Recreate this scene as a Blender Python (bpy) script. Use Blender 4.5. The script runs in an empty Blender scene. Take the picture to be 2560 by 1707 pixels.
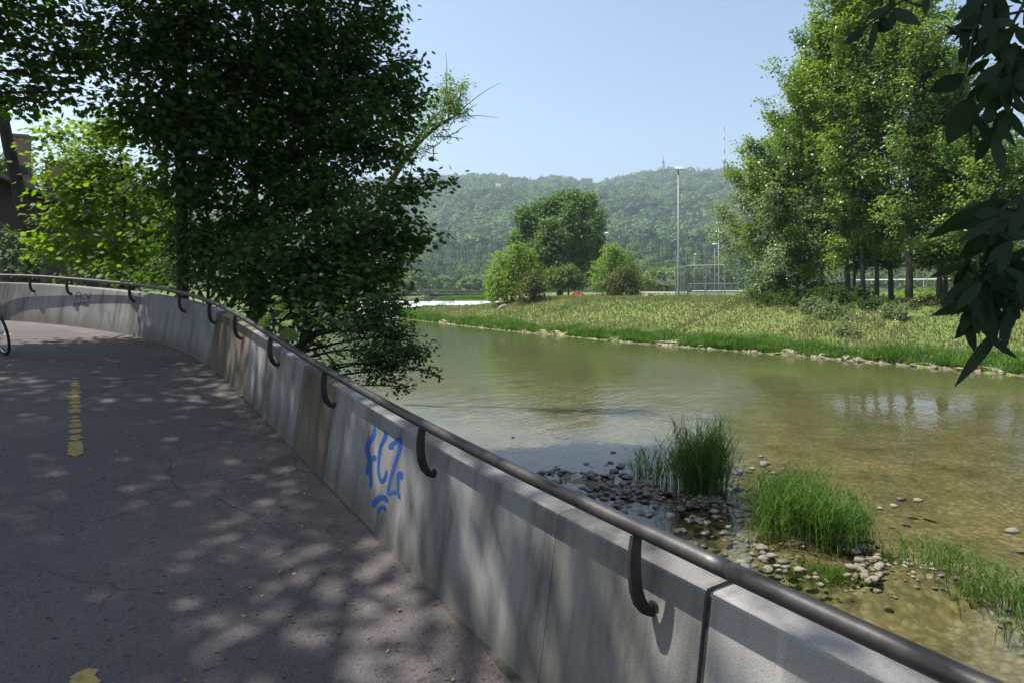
import bpy, math, random
import numpy as np
from mathutils import Vector
R = np.random.default_rng(7)
SC = bpy.context.scene
COL = SC.collection
# ------------------------------------------------------------------ camera frame of the photograph
F, CX, HY, ZC = 1707.0, 1280.0, 730.0, 1.93      # focal length in photo pixels, centre column, horizon row, eye height
WL = ZC - 3.5                                    # water level below the path
WU = WL + 1.2                                    # water level above the weir
def at(px, py, d):                               # a photo pixel at depth d -> a point
    return np.array([(px - CX) / F * d, d, ZC + (HY - py) / F * d])

# ------------------------------------------------------------------ helpers
def sstep(a, b, x):
    t = np.clip((np.asarray(x, float) - a) / (b - a), 0, 1)
    return t * t * (3 - 2 * t)
def unit(v):
    return v / np.maximum(np.linalg.norm(v, axis=-1, keepdims=True), 1e-9)

class Geo:
    """collects vertices and faces and links them as one mesh object"""
    def __init__(s): s.v, s.f, s.n = [], [], 0
    def add(s, v, faces, mi=0):
        v = np.asarray(v, float).reshape(-1, 3)
        if isinstance(faces, np.ndarray): s.f.append((faces + s.n, mi))
        else:
            by = {}
            for q in faces: by.setdefault(len(q), []).append(q)
            for q in by.values(): s.f.append((np.array(q) + s.n, mi))
        s.v.append(v); s.n += len(v)
    def tube(s, pts, rad, n=6, mi=0, cap=True):
        p = np.asarray(pts, float); m = len(p)
        r = np.broadcast_to(np.asarray(rad, float), (m,))
        t = unit(np.gradient(p, axis=0))
        ref = np.array([0.31, 0.17, 0.93])
        if abs(np.mean(t @ ref)) > .85: ref = np.array([1., 0.1, 0.])
        a = unit(np.cross(t, ref)); b = np.cross(t, a)
        an = np.arange(n) * 2 * math.pi / n
        ring = p[:, None] + r[:, None, None] * (np.cos(an)[None, :, None] * a[:, None] + np.sin(an)[None, :, None] * b[:, None])
        i = np.arange(m - 1)[:, None] * n; j = np.arange(n)[None]; k = (j + 1) % n
        q = np.stack([i + j, i + k, i + n + k, i + n + j], -1).reshape(-1, 4)
        if cap: s.add(ring, q, mi); s.f.append((np.array([list(range(n))[::-1], list(range((m - 1) * n, m * n))]) + s.n - m * n, mi))
        else: s.add(ring, q, mi)
    def box(s, c, d, rz=0, mi=0, tilt=None):
        x, y, z = [k / 2 for k in d]
        v = np.array([[sx * x, sy * y, sz * z] for sz in (-1, 1) for sy in (-1, 1) for sx in (-1, 1)])
        if tilt is not None: v = v @ np.array(tilt).T
        cr, sr = math.cos(rz), math.sin(rz)
        v = v @ np.array([[cr, sr, 0], [-sr, cr, 0], [0, 0, 1]]) + np.asarray(c, float)
        s.add(v, np.array([[0, 2, 3, 1], [4, 5, 7, 6], [0, 1, 5, 4], [2, 6, 7, 3], [0, 4, 6, 2], [1, 3, 7, 5]]), mi)
    def sheet(s, grid, mi=0):                     # grid (m, n, 3)
        m, n = grid.shape[:2]
        i = np.arange(m - 1)[:, None] * n; j = np.arange(n - 1)[None]
        s.add(grid, np.stack([i + j, i + j + 1, i + n + j + 1, i + n + j], -1).reshape(-1, 4), mi)
    def mesh(s, name, mats, smooth=False):
        me = bpy.data.meshes.new(name)
        v = np.concatenate(s.v); me.vertices.add(len(v)); me.vertices.foreach_set('co', v.ravel().astype(np.float32))
        lt = np.concatenate([np.full(len(f), f.shape[1]) for f, _ in s.f]).astype(np.int32)
        li = np.concatenate([f.ravel() for f, _ in s.f]).astype(np.int32)
        mi = np.concatenate([np.full(len(f), m) for f, m in s.f]).astype(np.int32)
        me.loops.add(len(li)); me.loops.foreach_set('vertex_index', li)
        me.polygons.add(len(lt)); me.polygons.foreach_set('loop_start', (np.cumsum(lt) - lt).astype(np.int32))
        me.polygons.foreach_set('loop_total', lt) if bpy.app.version < (4, 1) else None
        me.polygons.foreach_set('material_index', mi)
        me.polygons.foreach_set('use_smooth', np.full(len(lt), smooth))
        for m in (mats if isinstance(mats, (list, tuple)) else [mats]): me.materials.append(m)
        me.update(calc_edges=True)
        return me
    def obj(s, name, mats, parent=None, smooth=False):
        return link(name, s.mesh(name, mats, smooth), parent)
def link(name, data, parent=None):
    o = bpy.data.objects.new(name, data); COL.objects.link(o)
    if parent is not None:
        o.parent = parent
        o.matrix_parent_inverse = parent_inv(parent)
    return o
def parent_inv(p):
    from mathutils import Matrix
    return Matrix.Translation(-p.location)        # parents are unrotated when their parts are made in world space
def tag(o, label=None, cat=None, group=None, kind=None):
    if label: o['label'] = label
    if cat: o['category'] = cat
    if group: o['group'] = group
    if kind: o['kind'] = kind
    return o
def thing(name, label, cat, loc, group=None):
    o = bpy.data.objects.new(name, None); COL.objects.link(o); o.location = [float(c) for c in loc]
    o.empty_display_size = .2
    return tag(o, label, cat, group)
def dup(root, loc, rz=0., sc=1., label=None, group=None):
    r = root.copy(); COL.objects.link(r); r.location = [float(c) for c in loc]
    r.rotation_euler = (0, 0, rz); r.scale = (sc,) * 3
    if label: r['label'] = label
    if group: r['group'] = group
    for ch in root.children:
        c = ch.copy(); COL.objects.link(c); c.parent = r
        for g in ch.children:
            d = g.copy(); COL.objects.link(d); d.parent = c
    return r

# ------------------------------------------------------------------ materials
def mat(name):
    m = bpy.data.materials.new(name); m.use_nodes = True
    nt = m.node_tree; nt.nodes.clear()
    out = nt.nodes.new('ShaderNodeOutputMaterial')
    def N(t, **kw):
        n = nt.nodes.new('ShaderNode' + t)
        for k, v in kw.items():
            if k in n.inputs: n.inputs[k].default_value = v
            else: setattr(n, k, v)
        return n
    def L(a, b): nt.links.new(a, b)
    return m, nt, out, N, L
def ramp(N, L, fac, stops):
    r = N('ValToRGB'); e = r.color_ramp.elements
    while len(e) < len(stops): e.new(.5)
    for k, (p, c) in zip(e, stops): k.position = p; k.color = (*c, 1)
    L(fac, r.inputs[0]); return r.outputs[0]
def coords(N, L, scale=(1, 1, 1)):
    g = N('NewGeometry'); mp = N('Mapping'); mp.inputs['Scale'].default_value = scale
    L(g.outputs['Position'], mp.inputs[0]); return mp.outputs[0]
def noise(N, L, vec, sc, det=4, rough=.55):
    n = N('TexNoise', Scale=sc, Detail=det, Roughness=rough); L(vec, n.inputs['Vector']); return n.outputs['Fac']
def mix(N, L, fac, a, b, mode='MIX'):
    m = N('MixRGB', blend_type=mode)
    for s, v in ((0, fac), (1, a), (2, b)):
        if hasattr(v, 'links'): L(v, m.inputs[s])
        else: m.inputs[s].default_value = v if s == 0 else (*v, 1)
    return m.outputs[0]
def surf(name, stops, sc=3., rough=.85, bump=.3, bsc=30., scale=(1, 1, 1), det=5, spec=.3, metal=0., bdist=.01):
    """plain rough surface: noise-mixed colour and a fine bump"""
    m, nt, out, N, L = mat(name)
    v = coords(N, L, scale)
    c = ramp(N, L, noise(N, L, v, sc, det, .6), stops)
    p = N('BsdfPrincipled', Roughness=rough, Metallic=metal); p.inputs['Specular IOR Level'].default_value = spec
    L(c, p.inputs['Base Color'])
    if bump:
        b = N('Bump', Strength=bump, Distance=bdist); L(noise(N, L, coords(N, L), bsc, 3), b.inputs['Height']); L(b.outputs[0], p.inputs['Normal'])
    L(p.outputs[0], out.inputs[0]); return m
def leafmat(name, c1, c2, trans=.4, tcol=None, gloss=.018, grough=.6, big=None, tone=False):
    """leaf: diffuse and translucent halves with a weak gloss, colour varying from leaf to leaf"""
    m, nt, out, N, L = mat(name)
    g = N('NewGeometry')
    c = ramp(N, L, g.outputs['Random Per Island'], [(0, c1), (1, c2)])
    if big:                                       # patches of another green over the crown
        c = mix(N, L, ramp(N, L, noise(N, L, coords(N, L), big[0], 2), [(.4, (0, 0, 0)), (.62, (1, 1, 1))]), c, big[1])
    if tone:                                      # every tree its own shade of green
        ta = N('Attribute', attribute_name='tone'); c = mix(N, L, 1., c, ramp(N, L, ta.outputs['Fac'], [(0, (.48, .58, .62)), (.5, (.9, .92, .9)), (1, (1.45, 1.3, 1.05))]), 'MULTIPLY')
    d = N('BsdfDiffuse'); L(c, d.inputs[0])
    t = N('BsdfTranslucent')
    L(mix(N, L, 1., c, tcol or (1.5, 1.65, .5), 'MULTIPLY'), t.inputs[0])
    a = N('MixShader', Fac=trans); L(d.outputs[0], a.inputs[1]); L(t.outputs[0], a.inputs[2])
    gl = N('BsdfGlossy', Roughness=grough); gl.inputs[0].default_value = (1, 1, 1, 1)
    b = N('MixShader', Fac=gloss); L(a.outputs[0], b.inputs[1]); L(gl.outputs[0], b.inputs[2])
    L(b.outputs[0], out.inputs[0]); return m

M = {}
def asphalt():
    m, nt, out, N, L = mat('worn reddish asphalt')
    v = coords(N, L)
    c = ramp(N, L, noise(N, L, v, .55, 4), [(.3, (.074, .068, .070)), (.52, (.097, .083, .083)), (.72, (.124, .102, .098))])
    ed = N('Attribute', attribute_name='edge'); en = noise(N, L, v, 1.7, 5, .6)
    em = N('Math', operation='MULTIPLY_ADD'); L(en, em.inputs[0]); em.inputs[1].default_value = 1.6; L(ed.outputs['Fac'], em.inputs[2])
    c = mix(N, L, ramp(N, L, em.outputs[0], [(.25, (1, 1, 1)), (1., (0, 0, 0))]), c, (.225, .178, .158))
    ck = N('TexVoronoi', Scale=.9); ck.feature = 'DISTANCE_TO_EDGE'; wv = N('TexNoise', Scale=2.5, Detail=6.); L(v, wv.inputs['Vector']); wa = N('MixRGB', blend_type='ADD'); wa.inputs[0].default_value = .35; L(v, wa.inputs[1]); L(wv.outputs['Color'], wa.inputs[2]); L(wa.outputs[0], ck.inputs['Vector'])
    c = mix(N, L, mix(N, L, 1., ramp(N, L, ck.outputs['Distance'], [(.003, (.7, .7, .7)), (.010, (0, 0, 0))]), ramp(N, L, noise(N, L, v, .5, 2), [(.5, (0, 0, 0)), (.58, (1, 1, 1))]), 'MULTIPLY'), c, (.03, .028, .028))
    grain = N('TexVoronoi', Scale=95.); L(v, grain.inputs['Vector'])
    spk = ramp(N, L, grain.outputs['Color'], [(.0, (.62, .62, .62)), (.55, (1, 1, 1)), (.93, (1.05, 1.05, 1.05)), (1, (1.7, 1.65, 1.6))])
    c = mix(N, L, 1., c, spk, 'MULTIPLY')
    pit = ramp(N, L, noise(N, L, coords(N, L, (1, 1, 1)), 26, 2), [(.30, (.35, .35, .35)), (.37, (1, 1, 1))])
    c = mix(N, L, 1., c, pit, 'MULTIPLY')
    p = N('BsdfPrincipled', Roughness=.8); p.inputs['Specular IOR Level'].default_value = .35; L(c, p.inputs['Base Color'])
    b = N('Bump', Strength=.7, Distance=.006); L(grain.outputs['Distance'], b.inputs['Height'])
    b2 = N('Bump', Strength=.5, Distance=.02); L(noise(N, L, v, 9, 4), b2.inputs['Height']); L(b.outputs[0], b2.inputs['Normal'])
    L(b2.outputs[0], p.inputs['Normal']); L(p.outputs[0], out.inputs[0]); return m
M['asphalt'] = asphalt()
def concrete(name, base, dark, streak):
    """weathered concrete with vertical run marks, pores and a dirty foot"""
    m, nt, out, N, L = mat(name)
    v = coords(N, L); vs = coords(N, L, (1, 1, .09))
    c = ramp(N, L, noise(N, L, v, 1.1, 5), [(.3, tuple(k * .84 for k in base)), (.7, tuple(k * 1.1 for k in base))])
    s = ramp(N, L, noise(N, L, vs, 4.2, 5, .62), [(.60 - streak * .25, (0, 0, 0)), (.72, (1, 1, 1))])
    c = mix(N, L, s, c, dark)
    light = ramp(N, L, noise(N, L, coords(N, L, (1.3, 1.3, .12)), 7., 4, .6), [(.62, (1, 1, 1)), (.75, (1.28, 1.28, 1.27))])
    c = mix(N, L, 1., c, light, 'MULTIPLY')
    po = N('TexVoronoi', Scale=42.); L(v, po.inputs['Vector'])
    pores = ramp(N, L, po.outputs['Distance'], [(.05, (.5, .5, .5)), (.13, (1, 1, 1))])
    c = mix(N, L, .6, c, pores, 'MULTIPLY')
    fine = ramp(N, L, noise(N, L, v, 180, 2), [(.3, (.8, .8, .8)), (.7, (1.12, 1.12, 1.12))])
    c = mix(N, L, 1., c, fine, 'MULTIPLY')
    ha = N('Attribute', attribute_name='height'); nz = noise(N, L, coords(N, L, (1, 1, .4)), 5, 5, .65)
    hm = N('Math', operation='MULTIPLY_ADD'); L(nz, hm.inputs[0]); hm.inputs[1].default_value = -.42; L(ha.outputs['Fac'], hm.inputs[2]); hs = N('Math', operation='ADD'); L(hm.outputs[0], hs.inputs[0]); hs.inputs[1].default_value = .12
    c = mix(N, L, ramp(N, L, hs.outputs[0], [(0, (.62, .62, .62)), (.24, (0, 0, 0))]), c, (.085, .078, .062))
    p = N('BsdfPrincipled', Roughness=.9); p.inputs['Specular IOR Level'].default_value = .25; L(c, p.inputs['Base Color'])
    b = N('Bump', Strength=.5, Distance=.004); L(noise(N, L, v, 130, 4), b.inputs['Height']); L(b.outputs[0], p.inputs['Normal'])
    L(p.outputs[0], out.inputs[0]); return m
M['con'] = concrete('grey parapet concrete', (.225, .221, .212), (.068, .067, .062), .5)
M['con_light'] = concrete('pale parapet concrete', (.285, .277, .258), (.12, .115, .102), .4)
M['con_brown'] = concrete('brown stained parapet concrete', (.16, .14, .098), (.05, .043, .03), .8)
M['con_dark'] = concrete('soot streaked parapet concrete', (.20, .193, .178), (.055, .052, .046), .65)
M['joint'] = surf('black joint filler', [(.3, (.02, .02, .018)), (.7, (.05, .05, .04))], 30)
M['moss'] = surf('moss and grit', [(.3, (.045, .043, .034)), (.7, (.10, .088, .072))], 40, bump=.8)
M['rail'] = surf('weathered bronze steel', [(.3, (.062, .058, .056)), (.7, (.105, .098, .093))], 14, .5, .25, 160, metal=.75, spec=.5, bdist=.002)
M['bracket'] = surf('dark bracket steel', [(.3, (.035, .033, .031)), (.7, (.06, .056, .052))], 20, .6, .3, 120, metal=.5, bdist=.002)
M['blue'] = surf('blue spray paint', [(.3, (.008, .048, .19)), (.7, (.015, .075, .27))], 60, .6, .2, 130, bdist=.002)
def mist():
    m, nt, out, N, L = mat('blue overspray mist')
    d = N('BsdfDiffuse'); d.inputs[0].default_value = (.02, .085, .26, 1); t = N('BsdfTransparent'); x = N('MixShader')
    L(ramp(N, L, noise(N, L, coords(N, L), 420, 2), [(.55, (0, 0, 0)), (.68, (.8, .8, .8))]), x.inputs[0]); L(t.outputs[0], x.inputs[1]); L(d.outputs[0], x.inputs[2]); L(x.outputs[0], out.inputs[0]); return m
M['mist'] = mist()
M['black'] = surf('black spray paint', [(.3, (.012, .012, .014)), (.7, (.03, .03, .03))], 60, .6, .2, 130)
M['yellow'] = surf('worn yellow road paint', [(.30, (.17, .145, .09)), (.46, (.32, .25, .075)), (.8, (.38, .29, .09))], 14, .8, .5, 70, det=6)
M['bark'] = surf('dark bark', [(.3, (.028, .024, .02)), (.7, (.075, .065, .052))], 9, .95, .9, 26, (1, 1, .25), bdist=.03)
M['bark_pale'] = surf('grey poplar bark', [(.3, (.07, .062, .052)), (.7, (.16, .145, .125))], 5, .95, .9, 14, (1, 1, .3), bdist=.04)
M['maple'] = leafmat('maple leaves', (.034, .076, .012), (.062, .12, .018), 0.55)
M['maple_lt'] = leafmat('young maple leaves', (.09, .155, .018), (.15, .22, .03), .58)
M['smallleaf'] = leafmat('hedge maple leaves', (.028, .062, .012), (.05, .095, .018), .4)
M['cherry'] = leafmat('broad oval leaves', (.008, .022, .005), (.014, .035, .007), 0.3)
M['ash'] = leafmat('pale ash leaves', (.10, .17, .04), (.16, .23, .06), .4)
M['poplar'] = leafmat('poplar leaves', (.14, .215, .036), (.23, .30, .068), 0.46, grough=.3, big=(.35, (.09, .16, .045)))
M['aspen'] = leafmat('silver green leaves', (.13, .19, .085), (.21, .26, .14), 0.4, grough=.3)
M['bigtree'] = leafmat('dense dark green leaves', (.055, .12, .02), (.105, .17, .035), 0.36)
M['lime'] = leafmat('light green bush leaves', (.12, .20, .025), (.195, .27, .04), 0.42)
M['hawthorn'] = leafmat('reddish hawthorn leaves', (.06, .085, .02), (.115, .125, .036), 0.32)
M['shrub'] = leafmat('bluish shrub leaves', (.05, .10, .04), (.085, .155, .06), .4)
M['elder'] = leafmat('elder leaves', (.085, .13, .03), (.14, .18, .05), .4)
M['bloom'] = surf('cream elder bloom', [(.3, (.5, .48, .32)), (.7, (.68, .66, .48))], 20, bump=0)
M['wood'] = leafmat('valley wood leaves', (.07, .13, .026), (.135, .20, .05), 0.32, big=(.02, (.035, .075, .028)), tone=True)
M['hill'] = leafmat('hill wood leaves', (.065, .13, .042), (.12, .19, .065), 0.3, big=(.006, (.06, .115, .042)), tone=True)
M['conifer'] = leafmat('spruce needles', (.03, .065, .03), (.055, .10, .045), 0.1)
M['blade'] = leafmat('reed blades', (.06, .135, .025), (.12, .20, .045), .4)
M['straw'] = leafmat('dry straw', (.20, .16, .08), (.34, .28, .15), .3)
M['grass'] = leafmat('meadow grass blades', (.125, .18, .05), (.175, .205, .075), .5, tcol=(1.05, 1.1, .75), big=(.16, (.225, .20, .105)))
M['lush'] = leafmat('lush bank grass', (.08, .17, .026), (.145, .235, .05), 0.35, big=(.9, (.07, .145, .026)))
M['weed'] = leafmat('pale grey green weeds', (.11, .155, .07), (.19, .23, .125), 0.35)
M['rock'] = surf('pale river stone', [(.3, (.13, .118, .095)), (.7, (.24, .22, .18))], 6, .85, .5, 40, bdist=.01)
M['wet'] = surf('dark wet stone', [(.3, (.04, .038, .033)), (.7, (.11, .10, .085))], 7, .45, .4, 40, spec=.5)
M['clay'] = surf('pale bank rock', [(.3, (.19, .15, .105)), (.7, (.34, .285, .215))], 3, .9, .9, 9, bdist=.1)
M['galv'] = surf('galvanised steel', [(.3, (.17, .185, .20)), (.7, (.25, .265, .28))], 3, .5, 0, metal=.3, spec=.5)
M['white'] = surf('white paint', [(.3, (.68, .69, .70)), (.7, (.8, .8, .8))], 3, .5, 0)
M['dark'] = surf('dark bridge steel', [(.3, (.03, .035, .037)), (.7, (.06, .065, .07))], 3, .6, 0)
M['brick'] = None
M['foam'] = surf('white water', [(.38, (.16, .20, .22)), (.60, (.52, .56, .58))], .9, .6, .8, 1.5, (1, .25, 1), bdist=.3, det=8)
M['grit'] = surf('bare gravel earth', [(.3, (.15, .13, .10)), (.7, (.27, .24, .19))], 4, .95, .8, 30)
M['tyre'] = surf('black rubber', [(.3, (.012, .012, .012)), (.7, (.03, .03, .03))], 30, .8, .2, 90)
M['steel'] = surf('bright bicycle steel', [(.3, (.4, .4, .42)), (.7, (.55, .55, .57))], 20, .3, 0, metal=.9)
M['frame'] = surf('dark bicycle paint', [(.3, (.02, .025, .04)), (.7, (.03, .035, .055))], 20, .35, 0, spec=.5)
M['red'] = surf('red lacquer', [(.3, (.5, .02, .015)), (.7, (.6, .035, .02))], 3, .4, 0, spec=.5)
M['orange'] = surf('orange plastic', [(.3, (.65, .15, .02)), (.7, (.72, .2, .03))], 3, .5, 0)
M['glass'] = surf('dark window glass', [(.3, (.02, .025, .03)), (.7, (.03, .035, .04))], 3, .1, 0, spec=.8)
M['signblue'] = surf('blue sign face', [(.3, (.02, .10, .38)), (.7, (.03, .13, .44))], 3, .4, 0)
M['skin'] = surf('skin', [(.3, (.42, .27, .20)), (.7, (.5, .33, .25))], 20, .6, 0)
M['cloth'] = surf('pink shirt cloth', [(.3, (.55, .22, .22)), (.7, (.62, .28, .27))], 20, .9, 0)
M['pier'] = surf('old pier concrete', [(.3, (.13, .125, .11)), (.7, (.24, .23, .20))], 1, .9, .4, 9)
def bricks(name, c1, c2, mortar, sc):
    m, nt, out, N, L = mat(name)
    tc = N('TexCoord'); b = N('TexBrick', Scale=sc); b.inputs['Color1'].default_value = (*c1, 1); b.inputs['Color2'].default_value = (*c2, 1)
    b.inputs['Mortar'].default_value = (*mortar, 1); b.inputs['Mortar Size'].default_value = .014
    g = N('NewGeometry'); sp = N('SeparateXYZ'); L(g.outputs['Position'], sp.inputs[0])
    ad = N('Math', operation='ADD'); L(sp.outputs[0], ad.inputs[0]); L(sp.outputs[1], ad.inputs[1])
    cb = N('CombineXYZ'); L(ad.outputs[0], cb.inputs[0]); L(sp.outputs[2], cb.inputs[1]); L(cb.outputs[0], b.inputs['Vector'])
    c = mix(N, L, .5, b.outputs['Color'], ramp(N, L, noise(N, L, coords(N, L), 2.5, 5), [(.3, (.55, .55, .55)), (.7, (1.1, 1.1, 1.1))]), 'MULTIPLY')
    p = N('BsdfPrincipled', Roughness=.9); L(c, p.inputs['Base Color'])
    bp = N('Bump', Strength=.5, Distance=.01); L(b.outputs['Fac'], bp.inputs['Height']); bp.invert = True; L(bp.outputs[0], p.inputs['Normal'])
    L(p.outputs[0], out.inputs[0]); return m
M['brick'] = bricks('dark red brick', (.060, .022, .017), (.042, .017, .014), (.05, .04, .036), 4.)
M['chimney'] = bricks('tan chimney brick', (.34, .22, .15), (.26, .16, .11), (.36, .33, .28), 4.5)
M['tiles'] = surf('mossy roof tiles', [(.35, (.20, .10, .06)), (.5, (.26, .17, .11)), (.65, (.13, .13, .06))], 5, .9, .9, 12, bdist=.05)
def ground_mat(name, stops, sc, stops2, sc2):
    m, nt, out, N, L = mat(name)
    v = coords(N, L)
    a = ramp(N, L, noise(N, L, v, sc, 6, .65), stops); b = ramp(N, L, noise(N, L, v, sc2, 4), stops2)
    c = mix(N, L, 1., a, b, 'MULTIPLY')
    p = N('BsdfPrincipled', Roughness=.95); p.inputs['Specular IOR Level'].default_value = .1; L(c, p.inputs['Base Color'])
    bp = N('Bump', Strength=.8, Distance=.08); L(noise(N, L, v, sc2 * 2, 4), bp.inputs['Height']); L(bp.outputs[0], p.inputs['Normal'])
    L(p.outputs[0], out.inputs[0]); return m
M['meadow'] = ground_mat('meadow turf', [(.32, (.10, .155, .04)), (.52, (.13, .172, .05)), (.7, (.175, .18, .07))], .18, [(.3, (.7, .75, .7)), (.7, (1.15, 1.1, 1.05))], 3.)
M['forest_floor'] = ground_mat('wooded hillside', [(.3, (.03, .055, .02)), (.7, (.06, .085, .03))], .01, [(.3, (.7, .7, .7)), (.7, (1.1, 1.1, 1.1))], .08)
def riverbed():
    m, nt, out, N, L = mat('cobbled river bed')
    v = coords(N, L, (1, 1, .3))
    wob = N('TexNoise', Scale=3.); L(v, wob.inputs['Vector'])
    ad = N('MixRGB', blend_type='ADD'); ad.inputs[0].default_value = .09; L(v, ad.inputs[1]); L(wob.outputs['Color'], ad.inputs[2])
    vo = N('TexVoronoi', Scale=12.); L(ad.outputs[0], vo.inputs['Vector'])
    c = ramp(N, L, vo.outputs['Color'], [(.1, (.108, .092, .055)), (.5, (.155, .135, .083)), (.9, (.215, .19, .128))])
    edge = ramp(N, L, vo.outputs['Distance'], [(.2, (1.05, 1.05, 1.05)), (.7, (.74, .72, .68))])
    c = mix(N, L, 1., c, edge, 'MULTIPLY')
    alg = ramp(N, L, noise(N, L, v, .8, 6, .65), [(.34, (.50, .54, .40)), (.62, (1.15, 1.1, 1.02))])
    c = mix(N, L, 1., c, alg, 'MULTIPLY')
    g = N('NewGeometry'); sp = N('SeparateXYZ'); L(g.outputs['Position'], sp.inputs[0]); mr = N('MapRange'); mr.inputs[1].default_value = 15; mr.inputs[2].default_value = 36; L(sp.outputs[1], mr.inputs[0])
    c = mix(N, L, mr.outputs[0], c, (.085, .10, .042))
    p = N('BsdfPrincipled', Roughness=.9); L(c, p.inputs['Base Color'])
    b = N('Bump', Strength=.25, Distance=.03); b.invert = True; L(vo.outputs['Distance'], b.inputs['Height']); L(b.outputs[0], p.inputs['Normal'])
    L(p.outputs[0], out.inputs[0]); return m
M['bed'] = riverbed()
def water():
    m, nt, out, N, L = mat('river water')
    v = coords(N, L, (1, 1, 1))
    rot = N('Mapping'); rot.inputs['Rotation'].default_value = (0, 0, math.radians(31)); L(v, rot.inputs[0])
    st = N('Mapping'); st.inputs['Scale'].default_value = (1.0, .45, 1); L(rot.outputs[0], st.inputs[0])
    n1 = noise(N, L, st.outputs[0], 1.6, 4, .55); n2 = noise(N, L, st.outputs[0], 7.5, 3, .5)
    big = ramp(N, L, noise(N, L, rot.outputs[0], .11, 3, .5), [(.4, (.25, .25, .25)), (.62, (1, 1, 1))])
    a = N('Math', operation='MULTIPLY'); L(n2, a.inputs[0]); a.inputs[1].default_value = .35
    b = N('Math', operation='ADD'); L(n1, b.inputs[0]); L(a.outputs[0], b.inputs[1])
    bm = N('Bump', Distance=.05); L(b.outputs[0], bm.inputs['Height'])
    sep = N('SeparateColor'); L(big, sep.inputs[0]); k = N('Math', operation='MULTIPLY'); L(sep.outputs[0], k.inputs[0]); k.inputs[1].default_value = .62
    L(k.outputs[0], bm.inputs['Strength'])
    fr = N('Fresnel', IOR=1.40); L(bm.outputs[0], fr.inputs['Normal'])
    tr = N('BsdfTransparent'); tr.inputs[0].default_value = (.86, .87, .74, 1)
    gl = N('BsdfGlossy', Roughness=.03); L(bm.outputs[0], gl.inputs['Normal'])
    mx = N('MixShader'); L(fr.outputs[0], mx.inputs[0]); L(tr.outputs[0], mx.inputs[1]); L(gl.outputs[0], mx.inputs[2])
    L(mx.outputs[0], out.inputs[0]); return m
M['water'] = water()

# ------------------------------------------------------------------ the path and the parapet in plan
ST = np.array([(-17.6, 12.9, -.52), (-16.2, 13.8, -.55), (-14.8, 14.45, -.58), (-13.4, 14.85, -.60), (-12.2, 14.97, -.62), (-11.1, 14.83, -.64),
 (-10.034, 14.502, -0.676), (-9.516, 14.316, -0.709), (-9.0, 14.098, -0.742), (-8.481, 13.83, -0.776), (-7.956, 13.512, -0.81), (-7.439, 13.157, -0.846),
 (-6.944, 12.781, -0.883), (-6.478, 12.388, -0.923), (-6.029, 11.97, -0.967), (-5.589, 11.518, -1.015), (-5.163, 11.041, -1.067), (-4.769, 10.565, -1.119),
 (-4.419, 10.105, -1.169), (-4.098, 9.657, -1.219), (-3.784, 9.197, -1.27), (-3.457, 8.704, -1.327), (-3.108, 8.176, -1.393), (-2.745, 7.626, -1.463),
 (-2.383, 7.079, -1.534), (-2.03, 6.544, -1.602), (-1.684, 6.016, -1.666), (-1.339, 5.488, -1.726), (-0.996, 4.957, -1.779), (-0.659, 4.421, -1.821),
 (-0.327, 3.88, -1.852), (0.0, 3.336, -1.876), (.55, 2.42, -1.895), (1.1, 1.5, -1.91), (1.65, .58, -1.92), (2.25, -.42, -1.93), (3.4, -2.3, -1.93), (5.2, -5.3, -1.93)])
ST[:, 2] += ZC
SL = np.r_[0, np.cumsum(np.linalg.norm(np.diff(ST[:, :2], axis=0), axis=1))]
def _fine():
    s = np.arange(0, SL[-1], .1); p = np.c_[[np.interp(s, SL, ST[:, i]) for i in range(3)]].T
    for _ in range(25): p[1:-1] = .25 * p[:-2] + .5 * p[1:-1] + .25 * p[2:]
    t = unit(np.gradient(p[:, :2], axis=0)); return s, p, np.c_[-t[:, 1], t[:, 0]], t
FS, FP, FN, FT = _fine()                          # stations every 10 cm: base point, normal towards the river, tangent
def wl(s, o, h):                                  # wall coordinates: along, towards the river, up
    s = np.asarray(s, float); p = np.c_[[np.interp(s, FS, FP[:, i]) for i in range(3)]].T
    n = unit(np.c_[np.interp(s, FS, FN[:, 0]), np.interp(s, FS, FN[:, 1])])
    o = np.broadcast_to(o, s.shape); h = np.broadcast_to(h, s.shape)
    return np.c_[p[:, 0] + n[:, 0] * o, p[:, 1] + n[:, 1] * o, p[:, 2] + h]
def proj(p):
    p = np.atleast_2d(p); return CX + F * p[:, 0] / p[:, 1], HY - F * (p[:, 2] - ZC) / p[:, 1]
_fr = FP[:, 1] > .6
def sta(px, o=.12, h=.84):                        # station whose point (o, h) shows at photo column px
    x, _ = proj(wl(FS[_fr], o, h)); return float(np.interp(px, x, FS[_fr]))
BAT = .125 / .84                                  # batter of the path face
def face(px, py):                                 # photo pixel -> (s, h) on the path face
    s = sta(px, .06, .42)
    for _ in range(12):
        hh = np.linspace(-.3, 1.2, 61); _, y = proj(wl(np.full(61, s), hh * BAT, hh)); h = float(np.interp(-py, -y, hh)); s = sta(px, h * BAT, h)
    return s, h

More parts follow.
